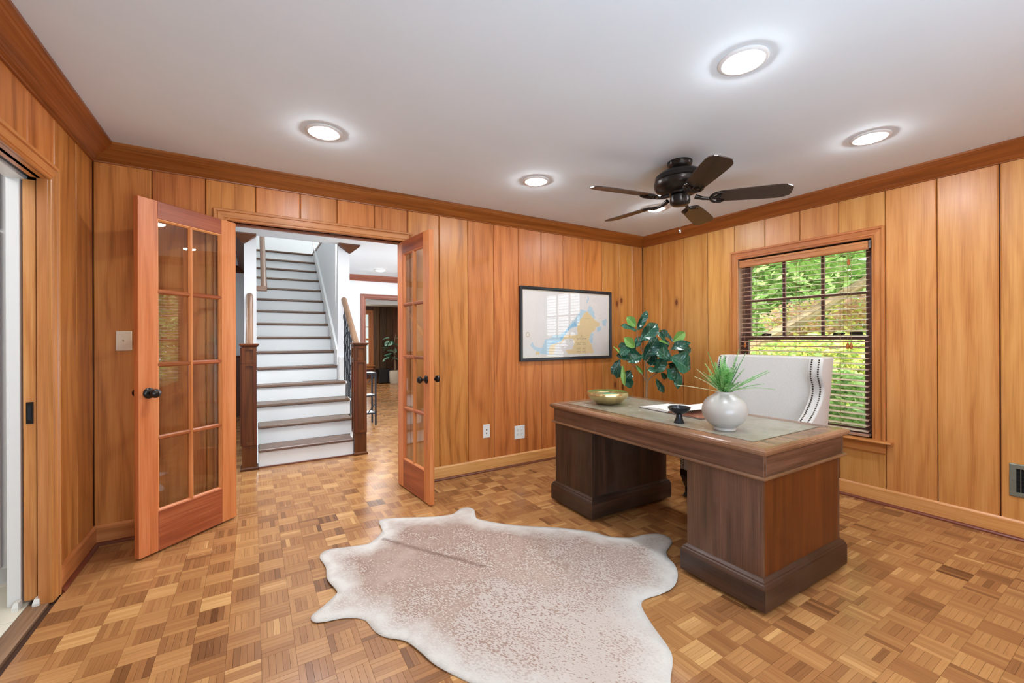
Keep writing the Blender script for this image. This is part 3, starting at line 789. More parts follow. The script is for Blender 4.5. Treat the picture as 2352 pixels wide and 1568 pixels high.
mb = MB(); mb.box(-.9, .44, -.33, .06, .09, 2.4, ch=.003); mb.build('carcass', M_WHITE, cab)
mb = MB(); mb.box(-.9, .43, -.29, .06, 0, .09); mb.build('toe_kick', M_WHITE, cab)
for xa, xb in ((-.2, .412), (-.82, -.21)):
    for za, zb in ((.1, 1.8), (1.812, 2.38)):
        mb = MB(); mb.box(xa, xb, -.35, -.331, za, zb, ch=.003); dr = mb.build('door', M_WHITE, cab)
        mb = MB(); mb.lathe([(0, 0), (.006, 0), (.006, .012), (.014, .018), (.012, .026), (0, .028)], 16, (xb - .04 if xa > -.5 else xa + .04, -.35, 1.74 if za < 1 else 1.87), Vector((0, -1, 0)).to_track_quat('Z', 'Y').to_matrix().to_4x4())
        mb.build('knob', M_STEEL, dr, smooth=True)

# ------------------------------------------------------------------ window
win = empty('window_1', (0, 0, 0), 0, 'window with pine casing and dark muntins in the right wall', 'window', kind='structure')
casing(win, lambda a, z, o: (XR - o, a, z), WY0 + .002, WY1 - .002, WZ0, WZ1, M_CASE, bottom=WZ0)
stool_prof = [(-.06, 0), (.05, 0), (.062, .004), (.066, .011), (.062, .018), (.05, .022), (-.06, .022)]
mb = MB(); mb.prism(stool_prof, lambda t, o, z: (XR - o, t, WZ0 - .022 + z), 1.178, 2.462); mb.build('stool', M_CASE, win)
apron_prof = [(0, 0), (.008, 0), (.012, .006), (.016, .012), (.016, .05), (.02, .056), (.024, .07), (.024, .082), (0, .082)]
mb = MB(); mb.prism(apron_prof, lambda t, o, z: (XR - o, t, WZ0 - .104 + z), 1.222, 2.418); mb.build('apron', M_CASE, win)
for (a, c, za, zb, g) in ((WY0 - .012, WY0 + .004, WZ0, WZ1, 2), (WY1 - .004, WY1 + .012, WZ0, WZ1, 2)):
    mb = MB(); mb.box(XR - .002, XR + .16, a, c, za, zb, grain=g); mb.build('jamb', M_SLAT, win)
mb = MB(); mb.box(XR - .002, XR + .16, WY0, WY1, WZ1, WZ1 + .015, grain=1); mb.build('jamb', M_SLAT, win)
mb = MB(); mb.box(XR + .06, XR + .2, WY0 - .02, WY1 + .02, WZ0 - .03, WZ0 + .006, grain=1); mb.build('sill', M_SASH, win)
def sash(x0, x1, z0, z1, stw, rb, rt, nm):
    for (a, c) in ((WY0 + .006, WY0 + stw), (WY1 - stw, WY1 - .006)):
        mb = MB(); mb.box(x0, x1, a, c, z0, z1, ch=.002); mb.build('sash_stile', M_SASH, win)
    mb = MB(); mb.box(x0, x1, WY0 + stw, WY1 - stw, z0, z0 + rb, grain=1, ch=.002); mb.build('sash_rail', M_SASH, win)
    mb = MB(); mb.box(x0, x1, WY0 + stw, WY1 - stw, z1 - rt, z1, grain=1, ch=.002); mb.build('sash_rail', M_SASH, win)
sash(XR + .086, XR + .118, 1.232, WZ1 - .005, .07, .035, .05, 'upper')
sash(XR + .05, XR + .082, WZ0 + .004, 1.267, .066, .06, .04, 'lower')
ys = [WY0 + .07, 1.668, 1.974, WY1 - .07]; zs = [1.267, 1.602, WZ1 - .055]
for y in ys[1:3]:
    mb = MB(); mb.box(XR + .09, XR + .114, y - .013, y + .013, 1.267, WZ1 - .055, ch=.003); mb.build('muntin', M_SASH, win)
mb = MB(); mb.box(XR + .091, XR + .113, WY0 + .07, WY1 - .07, zs[1] - .013, zs[1] + .013, grain=1, ch=.003); mb.build('muntin', M_SASH, win)
for i in range(3):
    for j in range(2):
        mb = MB(); mb.box(XR + .1005, XR + .1035, ys[i], ys[i + 1], zs[j], zs[j + 1]); mb.build('pane', M_GLASS, win)
mb = MB(); mb.box(XR + .0645, XR + .0675, WY0 + .066, WY1 - .066, WZ0 + .06, 1.232); mb.build('pane', M_GLASS, win)
for y in (1.55, 2.12):
    mb = MB(); mb.box(XR + .052, XR + .08, y - .04, y + .03, 1.267, 1.275); mb.tube([(XR + .066, y - .05, 1.279), (XR + .066, y, 1.283), (XR + .066, y + .03, 1.279)], .006, 8)
    mb.build('sash_lock', M_BLACK, win)
mb = MB(); mb.box(XR + .05, XR + .085, 1.385, 1.465, 1.268, 1.292, ch=.003); mb.build('sash_catch', M_BLACK, win)

# venetian blind hung inside the window
bl = empty('window_blind', (XR, 1.82, WZ0), 0, 'brown wooden venetian blind lowered with open slats in the window', 'blind')
def loc(p): return (p[0] - XR, p[1] - 1.82, p[2] - WZ0)
BY0, BY1 = 1.322, 2.322
val_prof = [(-.012, 0), (.006, 0), (.012, .008), (.012, .022), (.007, .026), (.007, .044), (.012, .05), (.012, .062), (.006, .068), (-.012, .068)]
mb = MB(); mb.prism(val_prof, lambda t, o, z: loc((XR - .008 - o, t, 1.920 + z)), BY0 + .002, BY1 - .002); mb.build('valance', M_VALANCE, bl)
mb = MB(); mb.box(.006, .056, BY0 - 1.82, BY1 - 1.82, 1.935 - WZ0, 1.985 - WZ0); mb.build('headrail', M_SASH, bl)
for (ya, yb_) in ((BY0 - .012, BY0 - .001),):
    mb = MB(); mb.box(-.004, .058, ya - 1.82, yb_ - 1.82, 1.93 - WZ0, 1.99 - WZ0); mb.build('mount_bracket', M_STEEL, bl)
slat_prof = [(-.025, -.0012), (0, .0022), (.025, -.0012), (.025, .0012), (0, .0046), (-.025, .0012)]
mb = MB(); mb.prism(slat_prof, lambda t, o, z: (o, t, z), BY0 + .004 - 1.82, BY1 - .004 - 1.82)
slat_me = mb.mesh('slat', M_SLAT)
nsl = 33
for i in range(nsl):
    inst('slat', slat_me, bl, (0.012, 0, 1.905 - i * .0432 - WZ0), (0, -math.radians(10), 0))
mb = MB(); mb.box(-.014, .038, BY0 - 1.82, BY1 - 1.82, .505 - .022 - WZ0, .505 - WZ0, grain=1, ch=.003); mb.build('bottom_rail', M_SLAT, bl)
for y in (1.5, 1.82, 2.16):
    for dx in (-.0145, .0385):
        mb = MB(); mb.tube([(dx, y - 1.82, 1.92 - WZ0), (dx, y - 1.82, .5 - WZ0)], .0011, 5); mb.build('ladder_cord', M_CORD, bl)
    mb = MB(); mb.tube([(.012, y - 1.82 + .02, 1.92 - WZ0), (.012, y - 1.82 + .02, .5 - WZ0)], .0008, 5); mb.build('lift_cord', M_CORD, bl)
def tassel(y, ztop, zbot):
    mb = MB(); mb.tube([(-.018, y - 1.82, ztop - WZ0), (-.018, y - 1.82, zbot - WZ0)], .0012, 5); c = mb.build('pull_cord', M_CORD, bl)
    mb = MB(); mb.lathe([(0, .05), (.004, .05), (.009, .036), (.011, .02), (.008, .004), (0, 0)], 16, (-.018, y - 1.82, zbot - .045 - WZ0)); mb.build('tassel', M_TASSEL, c, smooth=True)
tassel(1.445, 1.93, 1.86); tassel(1.452, 1.93, 1.20); tassel(1.43, 1.93, 1.20); tassel(2.268, 1.93, 1.2)

# ------------------------------------------------------------------ wall plates, vent, map
def rot_back(p): return p
sw = empty('light_switch', (-.6915, YB, 1.2435), 0, 'ivory toggle switch plate on the planks beside the left french door', 'switch')
mb = MB(); mb.box(-.0385, .0385, -.006, 0, -.0615, .0615, ch=.003); mb.build('switch_plate', M_IVORY, sw)
mb = MB(); mb.box(-.006, .006, -.0068, -.005, -.012, .012); mb.build('toggle_slot', M_IVORY, sw)
mb = MB(); mb.prism([(-.005, 0), (.005, 0), (.0035, .018), (-.0035, .018)], lambda t, a, o: (t, -.006 - o * .75, a + o * .55 + .001), -.0035, .0035); mb.build('toggle', M_IVORY, sw)
for z in (-.033, .033):
    mb = MB(); mb.lathe([(0, 0), (.003, 0), (.0025, .0012), (0, .0014)], 10, (0, -.006, z), Vector((0, -1, 0)).to_track_quat('Z', 'Y').to_matrix().to_4x4()); mb.build('screw', M_IVORY, sw)
o1 = empty('phone_jack', (1.871, YB, .377), 0, 'narrow white jack plate low on the planks, the left of two plates', 'outlet')
mb = MB(); mb.box(-.0365, .0365, -.006, 0, -.0635, .0635, ch=.003); mb.build('cover_plate', M_WPLASTIC, o1)
for z in (.012, -.02):
    mb = MB(); mb.box(-.006, .006, -.0075, -.005, z - .006, z + .006); mb.build('jack', M_SLOT, o1)
o2 = empty('power_outlet', (2.241, YB, .3225), 0, 'square white double outlet plate low on the planks near the desk', 'outlet')
mb = MB(); mb.box(-.0605, .0605, -.006, 0, -.066, .066, ch=.003); mb.build('cover_plate', M_WPLASTIC, o2)
for x in (-.023, .023):
    for z in (-.02, .02):
        mb = MB(); mb.lathe([(0, 0), (.0165, 0), (.0165, .0015), (0, .0015)], 20, (x, -.006, z), Vector((0, -1, 0)).to_track_quat('Z', 'Y').to_matrix().to_4x4()); rc = mb.build('receptacle', M_WPLASTIC, o2)
        mb = MB(); mb.box(x - .008, x - .0055, -.0083, -.007, z, z + .009); mb.box(x + .0055, x + .008, -.0083, -.007, z, z + .009); mb.box(x - .002, x + .002, -.0083, -.007, z - .01, z - .006); mb.build('slots', M_SLOT, rc)
vt = empty('wall_vent', (XR, .45, .361), 0, 'grey metal wall register low beside the wide plank joint', 'vent')
mb = MB()
vp = [(0, 0), (.006, .001), (.009, .006), (.009, .028), (.004, .03), (0, .03)]
for s_ in (0,):
    def vfr(fn, l0, l1): mb.prism([(o, w) for o, w in vp], fn, l0, l1)
    vfr(lambda t, o, w: (-o, .173 - w, t), lambda o, w: -.102 + w, lambda o, w: .102 - w)
    vfr(lambda t, o, w: (-o, -.173 + w, t), lambda o, w: -.102 + w, lambda o, w: .102 - w)
    vfr(lambda t, o, w: (-o, t, .102 - w), lambda o, w: -.173 + w, lambda o, w: .173 - w)
    vfr(lambda t, o, w: (-o, t, -.102 + w), lambda o, w: -.173 + w, lambda o, w: .173 - w)
mb.build('frame', M_GREYMETAL, vt)
mb = MB(); mb.box(-.0015, 0, -.145, .145, -.074, .074); mb.build('back_plate', M_DARKHOLE, vt)
for k in range(11):
    y = .125 - k * .025
    mb = MB(); mb.box(-.008, -.0015, y - .0016, y + .0016, -.072, .072); mb.build('louvre', M_GREYMETAL, vt)
for k in range(5):
    z = -.05 + k * .025
    mb = MB(); mb.box(-.004, -.0015, -.143, .143, z - .001, z + .001); mb.build('damper', M_IRON, vt)
mb = MB(); mb.lathe([(0, 0), (.005, 0), (.004, .002), (0, .0025)], 12, (-.009, .158, 0), Vector((-1, 0, 0)).to_track_quat('Z', 'Y').to_matrix().to_4x4()); mb.build('screw', M_GREYMETAL, vt)

mp = empty('framed_chart', (2.857, YB, 1.397), 0, 'framed coastal chart in a black frame on the plank wall', 'picture')
HW, HH, FW = .616, .374, .030
fp = [(0, 0), (0, .03), (.004, .033), (.022, .030), (.026, .026), (FW, .024), (FW, 0)]
for (fn, l0, l1) in ((lambda t, w, o: (-HW + w, -o, t), lambda w, o: -HH + w, lambda w, o: HH - w), (lambda t, w, o: (HW - w, -o, t), lambda w, o: -HH + w, lambda w, o: HH - w),
                     (lambda t, w, o: (t, -o, HH - w), lambda w, o: -HW + w, lambda w, o: HW - w), (lambda t, w, o: (t, -o, -HH + w), lambda w, o: -HW + w, lambda w, o: HW - w)):
    mb = MB(); mb.prism(fp, fn, l0, l1); mb.build('frame_side', M_FRAME, mp)
iw, ih = HW - FW, HH - FW
mb = MB(); mb.box(-iw, iw, -.012, -.004, -ih, ih); mb.build('margin', M_MATBORDER, mp)
def chartpt(zx, zy):
    xn = (zx - 178) / 1552.0; top = 170 + (zx - 180) * .0772; bot = 1430 - (zx - 170) * .0257
    yn = (zy - top) / (bot - top)
    xn = xn * 1.0
    # undo the foreshortening along the wall
    k = .137; xm = xn * (1 - 0) + k * xn * (1 - xn) * -1
    return (-iw + 2 * iw * (xn + (-k) * xn * (1 - xn) * -1 * -1), ih - 2 * ih * yn)
pr = MB()
def poly(pts, y, mi):
    pr.face([(p[0], y, p[1]) for p in pts], mi=mi)
pr.face([(-iw + .012, -.0122, -ih + .012), (iw - .012, -.0122, -ih + .012), (iw - .012, -.0122, ih - .012), (-iw + .012, -.0122, ih - .012)], mi=0)
def jag(pts, amp):
    out = []
    for i in range(len(pts)):
        a, c = pts[i], pts[(i + 1) % len(pts)]
        out.append(a)
        L = math.hypot(c[0] - a[0], c[1] - a[1]); n = int(L / 20)
        for k in range(1, n):
            t = k / n; out.append((a[0] + (c[0] - a[0]) * t + random.uniform(-amp, amp) * 1.6, a[1] + (c[1] - a[1]) * t + random.uniform(-amp, amp)))
    return out
SEA = [(560, 1180), (590, 1100), (700, 1060), (720, 1020), (850, 1010), (960, 920), (1040, 820), (1110, 740), (1190, 620), (1230, 550), (1280, 555), (1335, 590), (1260, 665), (1205, 765), (1170, 860), (1060, 890), (990, 950), (935, 1035), (885, 1135), (705, 1192), (660, 1262), (645, 1365), (480, 1345), (400, 1285), (320, 1205), (360, 1140), (400, 1220), (520, 1250)]
SEA3 = [(1390, 1040), (1400, 970), (1450, 990), (1440, 1165), (1402, 1165), (1370, 1110)]
SEA4 = [(1335, 590), (1385, 480), (1440, 540), (1490, 720), (1440, 705), (1395, 640)]
SEAD = [(860, 1060), (960, 940), (1050, 840), (1120, 770), (1165, 850), (1060, 870), (985, 945), (930, 1030), (880, 1120), (700, 1180), (720, 1130), (860, 1100)]
LAND = [(1335, 590), (1395, 640), (1420, 690), (1490, 760), (1580, 800), (1560, 850), (1480, 870), (1480, 930), (1420, 970), (1390, 1040), (1370, 1110), (1390, 1160), (1430, 1230), (1450, 1300), (1445, 1352), (980, 1358), (965, 1290), (1090, 1262), (1110, 1180), (1085, 1075), (905, 1080), (930, 1035), (970, 1008), (1170, 1010), (1165, 860), (1200, 760), (1260, 660)]
STRIP = [(650, 1362), (655, 1260), (700, 1195), (880, 1135), (905, 1085), (940, 1085), (900, 1140), (770, 1195), (735, 1362)]
from mathutils.geometry import tessellate_polygon
def fillpoly(pts, y, mi, amp=9):
    p2 = [chartpt(*q) for q in jag(pts, amp)]
    for tri in tessellate_polygon([[Vector((a, c, 0)) for a, c in p2]]):
        poly([p2[i] for i in tri], y, mi)
for k, (pts, mi) in enumerate(((SEA, 1), (SEA3, 1), (SEA4, 1), (SEAD, 2), (LAND, 3), (STRIP, 3), ([(1340, 300), (1370, 340), (1360, 420), (1345, 480), (1325, 430), (1345, 370)], 1), ([(1600, 760), (1690, 730), (1680, 850), (1620, 860)], 1), ([(1520, 880), (1600, 870), (1590, 920), (1510, 960)], 1), ([(420, 1320), (470, 1310), (480, 1370), (425, 1370)], 3))):
    fillpoly(pts, -.01235 - k * .00012, mi)
def bar(zx0, zx1, zy, hgt, mi, y=-.0133):
    a = chartpt(zx0, zy - hgt / 2); c = chartpt(zx1, zy + hgt / 2)
    pr.face([(a[0], y, a[1]), (a[0], y, c[1]), (c[0], y, c[1]), (c[0], y, a[1])], mi=mi)
x = 1152
for wd in (9, 11, 8, 12, 10, 0, 9, 11, 10, 12, 9, 10, 8):          # bold heading, unreadable at this size
    if wd: bar(x, x + wd, 1085, 15, 4)
    x += (wd + 4) if wd else 12
for k in range(6): bar(1262 + k * 24, 1268 + k * 24, 722, 14, 5)
for zy in (1160, 1178, 1190, 1255, 1270, 1310, 1326):
    bar(1152, 1226 - random.randint(0, 10), zy, 6, 5); bar(1250, 1322 - random.randint(0, 12), zy, 6, 5)
bar(1236, 1244, 1030, 40, 5)
for k in range(60):
    aa, c = random.uniform(1300, 1710), random.uniform(300, 950)
    bar(aa, aa + random.uniform(4, 9), c, 5, 5)
for (zx, zy) in ((1020, 1122), (1040, 1105), (968, 1175), (945, 1205), (912, 1222)): bar(zx, zx + 12, zy, 7, 4)
for k in range(24):
    a0 = 2 * math.pi * k / 24; a1 = 2 * math.pi * (k + 1) / 24
    q = [chartpt(278 + r * math.cos(a), 1003 + 1.35 * r * math.sin(a)) for r, a in ((26, a0), (34, a0), (34, a1), (26, a1))]
    poly(q, -.0126, 5)
for k in range(60):
    aa, c = random.uniform(230, 900), random.uniform(300, 1200)
    bar(aa, aa + random.uniform(3, 7), c, 4, 5, -.01225)
pr.build('printed_chart', [M_PAPER, M_SEA1, M_SEA2, M_LAND, M_INK, M_INK2], mp, weld=False)
mb = MB(); mb.box(-iw, iw, -.0205, -.018, -ih, ih); mb.build('glazing', M_PGLASS, mp)

# ------------------------------------------------------------------ recessed ceiling lights
def ceiling_light(x, y, z, label, lens, group='recessed lights in the study ceiling'):
    r = empty('ceiling_light', (x, y, z), 0, label, 'light', group)
    mb = MB(); mb.lathe([(.098, 0), (.098, -.004), (.093, -.0085), (.072, -.0105), (.067, -.008), (.066, 0)], 40); mb.build('trim_ring', M_WHITE, r, smooth=True)
    mb = MB(); mb.lathe([(.065, -.006), (.0605, -.0145), (.048, -.02), (.028, -.0235), (0, -.0248)], 32); mb.build('lens', lens, r, smooth=True)
    return r
LP = [(1.80, 1.025, 'largest recessed ceiling light, nearest the camera above the cowhide'), (.349, 2.629, 'recessed ceiling light in front of the left french door'),
      (1.824, 2.62, 'recessed ceiling light between the french doors and the fan'), (3.138, 1.024, 'recessed ceiling light nearest the window wall, right of the fan'),
      (3.153, 2.609, 'recessed ceiling light half hidden by a fan blade')]
for x, y, lb in LP: ceiling_light(x, y, ZC, lb, M_LENS)
for x, y, lb in ((1.8, -.56, 'added unseen ceiling light in the middle behind the camera'), (3.138, -.56, 'added unseen ceiling light in the right corner behind the camera')):  # unseen row added behind the camera for even light
    ceiling_light(x, y, ZC, lb, M_LENS)

# ------------------------------------------------------------------ ceiling fan
fan = empty('ceiling_fan', (2.468, 1.840, ZC), math.radians(20), 'dark bronze ceiling fan with five blades and pull chain', 'fan')
mb = MB(); mb.lathe([(0, 0), (.08, 0), (.08, -.012), (.074, -.03), (.06, -.05), (.045, -.058), (0, -.058)], 40); mb.build('canopy', M_BRONZE, fan, smooth=True)
mb = MB(); mb.lathe([(0, -.05), (.05, -.056), (.075, -.06), (.13, -.075), (.155, -.095), (.16, -.1), (.162, -.125), (.158, -.13), (.166, -.137), (.166, -.165), (.152, -.19), (.12, -.205), (.085, -.212), (.08, -.222), (0, -.222)], 48)
mb.build('motor_housing', M_BRONZE, fan, smooth=True)
mb = MB(); mb.lathe([(0, -.21), (.05, -.222), (.062, -.232), (.066, -.262), (.062, -.282), (.05, -.292), (.03, -.297), (0, -.298)], 36); mb.build('switch_housing', M_BRONZE, fan, smooth=True)
pitch = math.radians(13)
mb = MB(); n = 14
out = []
for k in range(n + 1):
    t = k / n; rr = .225 + .42 * t; w = .058 + .016 * math.sin(t * math.pi * .55)
    if t > .86: w *= math.sqrt(max(0.02, 1 - ((t - .86) / .14) ** 2 * .55))
    if t < .06: w *= .86
    out.append((rr, w))
out.append((.653, out[-1][1] * .62))
for zt, flip in ((.003, False), (-.003, True)):
    poly_ = [(r_, w_, zt) for r_, w_ in out] + [(r_, -w_, zt) for r_, w_ in out[::-1]]
    mb.face(poly_[::-1] if flip else poly_, [(p[0], p[1]) for p in (poly_[::-1] if flip else poly_)])
ring = [(r_, w_) for r_, w_ in out] + [(r_, -w_) for r_, w_ in out[::-1]]
for i in range(len(ring)):
    a, c = ring[i], ring[(i + 1) % len(ring)]
    mb.face([(a[0], a[1], .003), (c[0], c[1], .003), (c[0], c[1], -.003), (a[0], a[1], -.003)], [(a[0], a[1])] * 4)
blade_me = mb.mesh('blade', M_FANBLADE)
mb = MB()
mb.tube([(.095, 0, .012), (.14, 0, -.006), (.175, 0, -.012), (.2, 0, -.01)], [.016, .012, .011, .010], 10)
for s in (-1, 1):
    mb.tube([(.185, 0, -.011), (.195, s * .03, -.011), (.215, s * .052, -.009), (.25, s * .055, -.008), (.275, s * .046, -.007)], [.010, .009, .008, .008, .006], 8)
    mb.tube([(.2, 0, -.011), (.225, s * .014, -.009), (.25, s * .03, -.008)], [.008, .007, .006], 8)
mb.tube([(.19, 0, -.011), (.25, 0, -.008)], [.009, .006], 8)
arm_me = mb.mesh('blade_arm', M_BRONZE, smooth=True)
for k in range(5):
    a = math.radians(72 * k)
    for nm, me in (('blade', blade_me), ('blade_arm', arm_me)):
        o = inst(nm, me, fan, (0, 0, -.252))
        o.rotation_euler = (Matrix.Rotation(math.radians(2.0), 4, Vector((math.cos(math.radians(55)), math.sin(math.radians(55)), 0))) @ Matrix.Rotation(a, 4, 'Z') @ Matrix.Rotation(-pitch, 4, 'X')).to_euler()
mb = MB(); mb.tube([(0.0, 0.0, -.297), (0, 0, -.46)], .0014, 6); ch = mb.build('pull_chain', M_STEEL, fan)
mb = MB(); mb.lathe([(0, .014), (.007, .01), (.009, 0), (.007, -.01), (0, -.014)], 14, (0, 0, -.47)); mb.build('chain_ball', M_STEEL, ch, smooth=True)

# ------------------------------------------------------------------ pedestal desk
DZT = .755
desk = empty('desk', (2.346, 1.803, 0), math.radians(-.6), 'dark walnut pedestal desk with worn leather top on the parquet', 'desk')
hx, hy = .392, .785
top = [(0, .716), (.010, .718), (.018, .724), (.023, .733), (.023, .742), (.017, .750), (.008, .754), (0, DZT)]
mb = MB(); mb.rectloft([(-hx - o, hx + o, -hy - o, hy + o, z) for o, z in top]); mb.build('desk_top', M_DESKTOP, desk)
mb = MB(); mb.box(-hx + .075, hx - .075, -hy + .085, hy - .085, DZT - .0005, DZT + .0012, ch=.0006); mb.build('leather_inset', M_LEATHER, desk)
mb = MB()
for (a, c, d, e) in ((-hx + .068, -hx + .074, -hy + .079, hy - .079), (hx - .074, hx - .068, -hy + .079, hy - .079), (-hx + .074, hx - .074, -hy + .079, -hy + .0845), (-hx + .074, hx - .074, hy - .0845, hy - .079)):
    mb.box(a, c, d, e, DZT - .0004, DZT + .0007)
mb.build('tooled_border', M_DESKDARK, desk)
def board(nm, x0, x1, y0, y1, z0, z1, g, mat): 
    mb = MB(); mb.box(x0, x1, y0, y1, z0, z1, grain=g, ch=.0015); return mb.build(nm, mat, desk)
board('apron_front', -hx, -hx + .022, -hy, hy, .622, .717, 1, M_DESK)
board('apron_back', hx - .022, hx, -hy, hy, .622, .717, 1, M_DESK)
board('apron_end', -hx + .022, hx - .022, -hy, -hy + .022, .622, .717, 0, M_DESK)
board('apron_end', -hx + .022, hx - .022, hy - .022, hy, .622, .717, 0, M_DESK)
mld = [(0, .604), (.006, .605), (.012, .610), (.013, .616), (.008, .622), (0, .623)]
mb = MB(); mb.rectloft([(-hx - o, hx + o, -hy - o, hy + o, z) for o, z in mld], cap0=True, cap1=True); mb.build('apron_moulding', M_DESKTOP, desk)
for nm, y0, y1 in (('right', -.772, -.380), ('left', .366, .780)):
    pe = empty('pedestal'); pe.parent = desk
    ix = .379; zb, zt = .10, .606
    outer = y0 if nm == 'right' else y1 - .02
    inner = y1 - .02 if nm == 'right' else y0
    def pp(n_, *bx, mat, g=2):
        mb = MB(); mb.box(*bx, grain=g, ch=.001); mb.build(n_, mat, pe)
    ym = y0 + (y1 - y0) * .62
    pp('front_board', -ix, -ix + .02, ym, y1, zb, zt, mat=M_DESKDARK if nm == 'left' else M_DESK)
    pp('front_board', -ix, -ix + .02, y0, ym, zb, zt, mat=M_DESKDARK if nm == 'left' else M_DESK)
    pp('back_board', ix - .02, ix, y0, y1, zb, zt, mat=M_DESK)
    pp('end_board', -ix + .02, ix - .02, outer, outer + .02, zb, zt, mat=M_DESKEND)
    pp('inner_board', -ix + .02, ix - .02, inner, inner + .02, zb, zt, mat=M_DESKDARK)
    pl = [(0.010, .018), (.016, .022), (.017, .04), (.017, .118), (.0165, .126), (.013, .136), (.008, .141), (.007, .148), (.0, .153), (-.006, .157), (-.008, .16)]
    mb = MB(); mb.rectloft([(-ix - .008 - o, ix + .008 + o, y0 - .008 - o, y1 + .008 + o, z) for o, z in pl], cap1=True); mb.build('plinth', M_DESKDARK, pe)
    for sx in (-1, 1):
        for yy in (y0 + .03, y1 - .03):
            mb = MB(); mb.lathe([(0, 0), (.016, 0), (.018, .006), (.016, .02), (0, .022)], 16, (sx * (ix - .03), yy, .0005)); mb.build('glide', M_BLACK, pe, smooth=True)
mb = MB(); mb.box(-.03, -.006, -.012, .012, 0, .004); 
fit = MB(); fit.box(-.275, -.262, -.742, -.728, DZT - .001, DZT + .0014); fit.box(-.279, -.258, -.7265, -.722, DZT - .001, DZT + .0013); fit.box(-.273, -.262, -.719, -.706, DZT - .001, DZT + .0014)
fit.build('metal_fitting', M_STEEL, desk)

# ------------------------------------------------------------------ things on the desk
ZD = DZT + .0015
# brass bowl with green enamel
bw = empty('decorative_bowl', (2.262, 2.325, ZD), .2, 'faceted brass bowl with green enamel inside on the far desk end', 'bowl')
octo = lambda a, z: 1 - .045 * (math.cos(4 * a) ** 2) * min(1, z / .05)
mb = MB(); mb.lathe([(0, .0005), (.058, .0005), (.080, .006), (.110, .022), (.138, .046), (.155, .066), (.157, .078), (.151, .092), (.148, .092), (.152, .077), (.149, .066)], 64, fr=octo); mb.build('shell', M_BRASS, bw, smooth=True)
mb = MB(); mb.lathe([(.149, .067), (.130, .046), (.1, .025), (.07, .011), (0, .008)], 64, fr=octo); mb.build('enamel_lining', M_ENAMEL, bw, smooth=True)
for k in range(9):
    a = 2 * math.pi * k / 7 + (.3 if k > 6 else 0); rr = .085 if k < 7 else .03
    mb = MB(); mb.lathe([(0, .016), (.012, .012), (.028, .004), (.032, 0)], 6, (rr * math.cos(a), rr * math.sin(a), .040 if k < 7 else .026)); mb.build('enamel_leaf', M_FIGL if k % 2 else M_FERN, bw)
# pedestal dish
dsh = empty('pedestal_dish', (2.106, 1.581, ZD), 0, 'small dark scalloped dish on a flared foot', 'dish')
scal = lambda a, z: 1 + .055 * abs(math.cos(4 * a)) * max(0, (z - .05) / .04)
mb = MB(); mb.lathe([(0, 0), (.030, 0), (.0305, .004), (.024, .014), (.018, .03), (.0165, .05)], 40, fr=None); mb.build('foot', M_DISH, dsh, smooth=True)
mb = MB(); mb.lathe([(.0165, .05), (.03, .055), (.048, .066), (.058, .082), (.060, .092), (.057, .093), (.05, .080), (.036, .067), (0, .060)], 64, fr=scal); mb.build('scalloped_bowl', M_DISH, dsh, smooth=True)
# vase
vs = empty('vase', (2.152, 1.333, ZD), 0, 'round cream ceramic vase on the desk holding fern stems', 'vase')
mb = MB(); mb.lathe([(0, 0), (.053, 0), (.056, .003), (.056, .012), (.053, .016), (.060, .022), (.078, .034), (.097, .054), (.109, .080), (.1125, .103), (.110, .124), (.101, .147), (.084, .168), (.063, .182), (.049, .189), (.044, .195), (.044, .203), (.043, .205), (.039, .203), (.039, .193), (.06, .178), (.09, .11), (.05, .03), (0, .02)], 56); mb.build('body', M_VASE, vs, smooth=True)
# fern
fern = empty('fern_bunch', (2.152, 1.333, ZD + .197), 0, 'green artificial fern fronds fanning out of the cream vase', 'fern')
def frond(vec, L, droop, n_, mat, wl=.013):
    mb = MB(); mb.off()
    v = Vector(vec).normalized()
    side = v.cross(Vector((0, 0, 1))); side = side.normalized() if side.length > .05 else Vector((1, 0, 0))
    pts = []
    base = Vector((random.uniform(-.02, .02), random.uniform(-.02, .02), -.008))
    neck = Vector((v.x * .03, v.y * .03, .006))
    for k in range(n_ + 1):
        t = k / n_; q = neck + v * (L * t) - Vector((0, 0, droop * L * t * t))
        pts.append(q)
    mb.tube([base, base * .4 + neck * .6, neck] + pts[2::3] + [pts[-1]], .0013, 5)
    for k in range(int(n_ * .12), n_ + 1):
        t = k / n_; p = pts[k]; tg = (pts[min(k + 1, n_)] - pts[max(k - 1, 0)]).normalized()
        nn = side.cross(tg).normalized()
        l = wl * (0.45 + .75 * math.sin(math.pi * min(1, t * .86 + .16)))
        for s in (-1, 1):
            mb.t = random.random()
            d = (side * s * 1.0 + tg * .30 + nn * random.uniform(-.1, .3)).normalized()
            wv = tg * (l * .26)
            e = p + d * l
            mb.face([p, p + d * l * .5 - wv, e, p + d * l * .5 + wv])
    mb.build('frond', mat, fern, weld=False)
camdir = Vector((-_f.x, -_f.y, 0))
def fdir(right, upz, depth): return (_r * right + Vector((0, 0, upz)) - _f * depth)
spec = [(-1.0, .22, .1, .24, .05, M_FERNP, .011), (-.75, .55, .2, .2, .15, M_FERNP, .011), (-.72, .75, .1, .2, .1, M_FERNP, .012),
        (.95, .62, .0, .25, .1, M_FERN, .014), (.9, .55, .15, .23, .05, M_FERN, .013), (1.0, .32, .1, .24, .25, M_FERN, .010), (1.0, .3, -.1, .21, .1, M_FERN, .010),
        (-.36, .95, .05, .235, .03, M_FERN, .013), (.3, 1, 0, .25, .05, M_FERN, .013), (.4, .95, .1, .24, .03, M_FERN, .012), (-.05, 1, -.1, .2, .05, M_FERN, .013), (.1, 1, -.2, .22, .1, M_FERN, .012)]
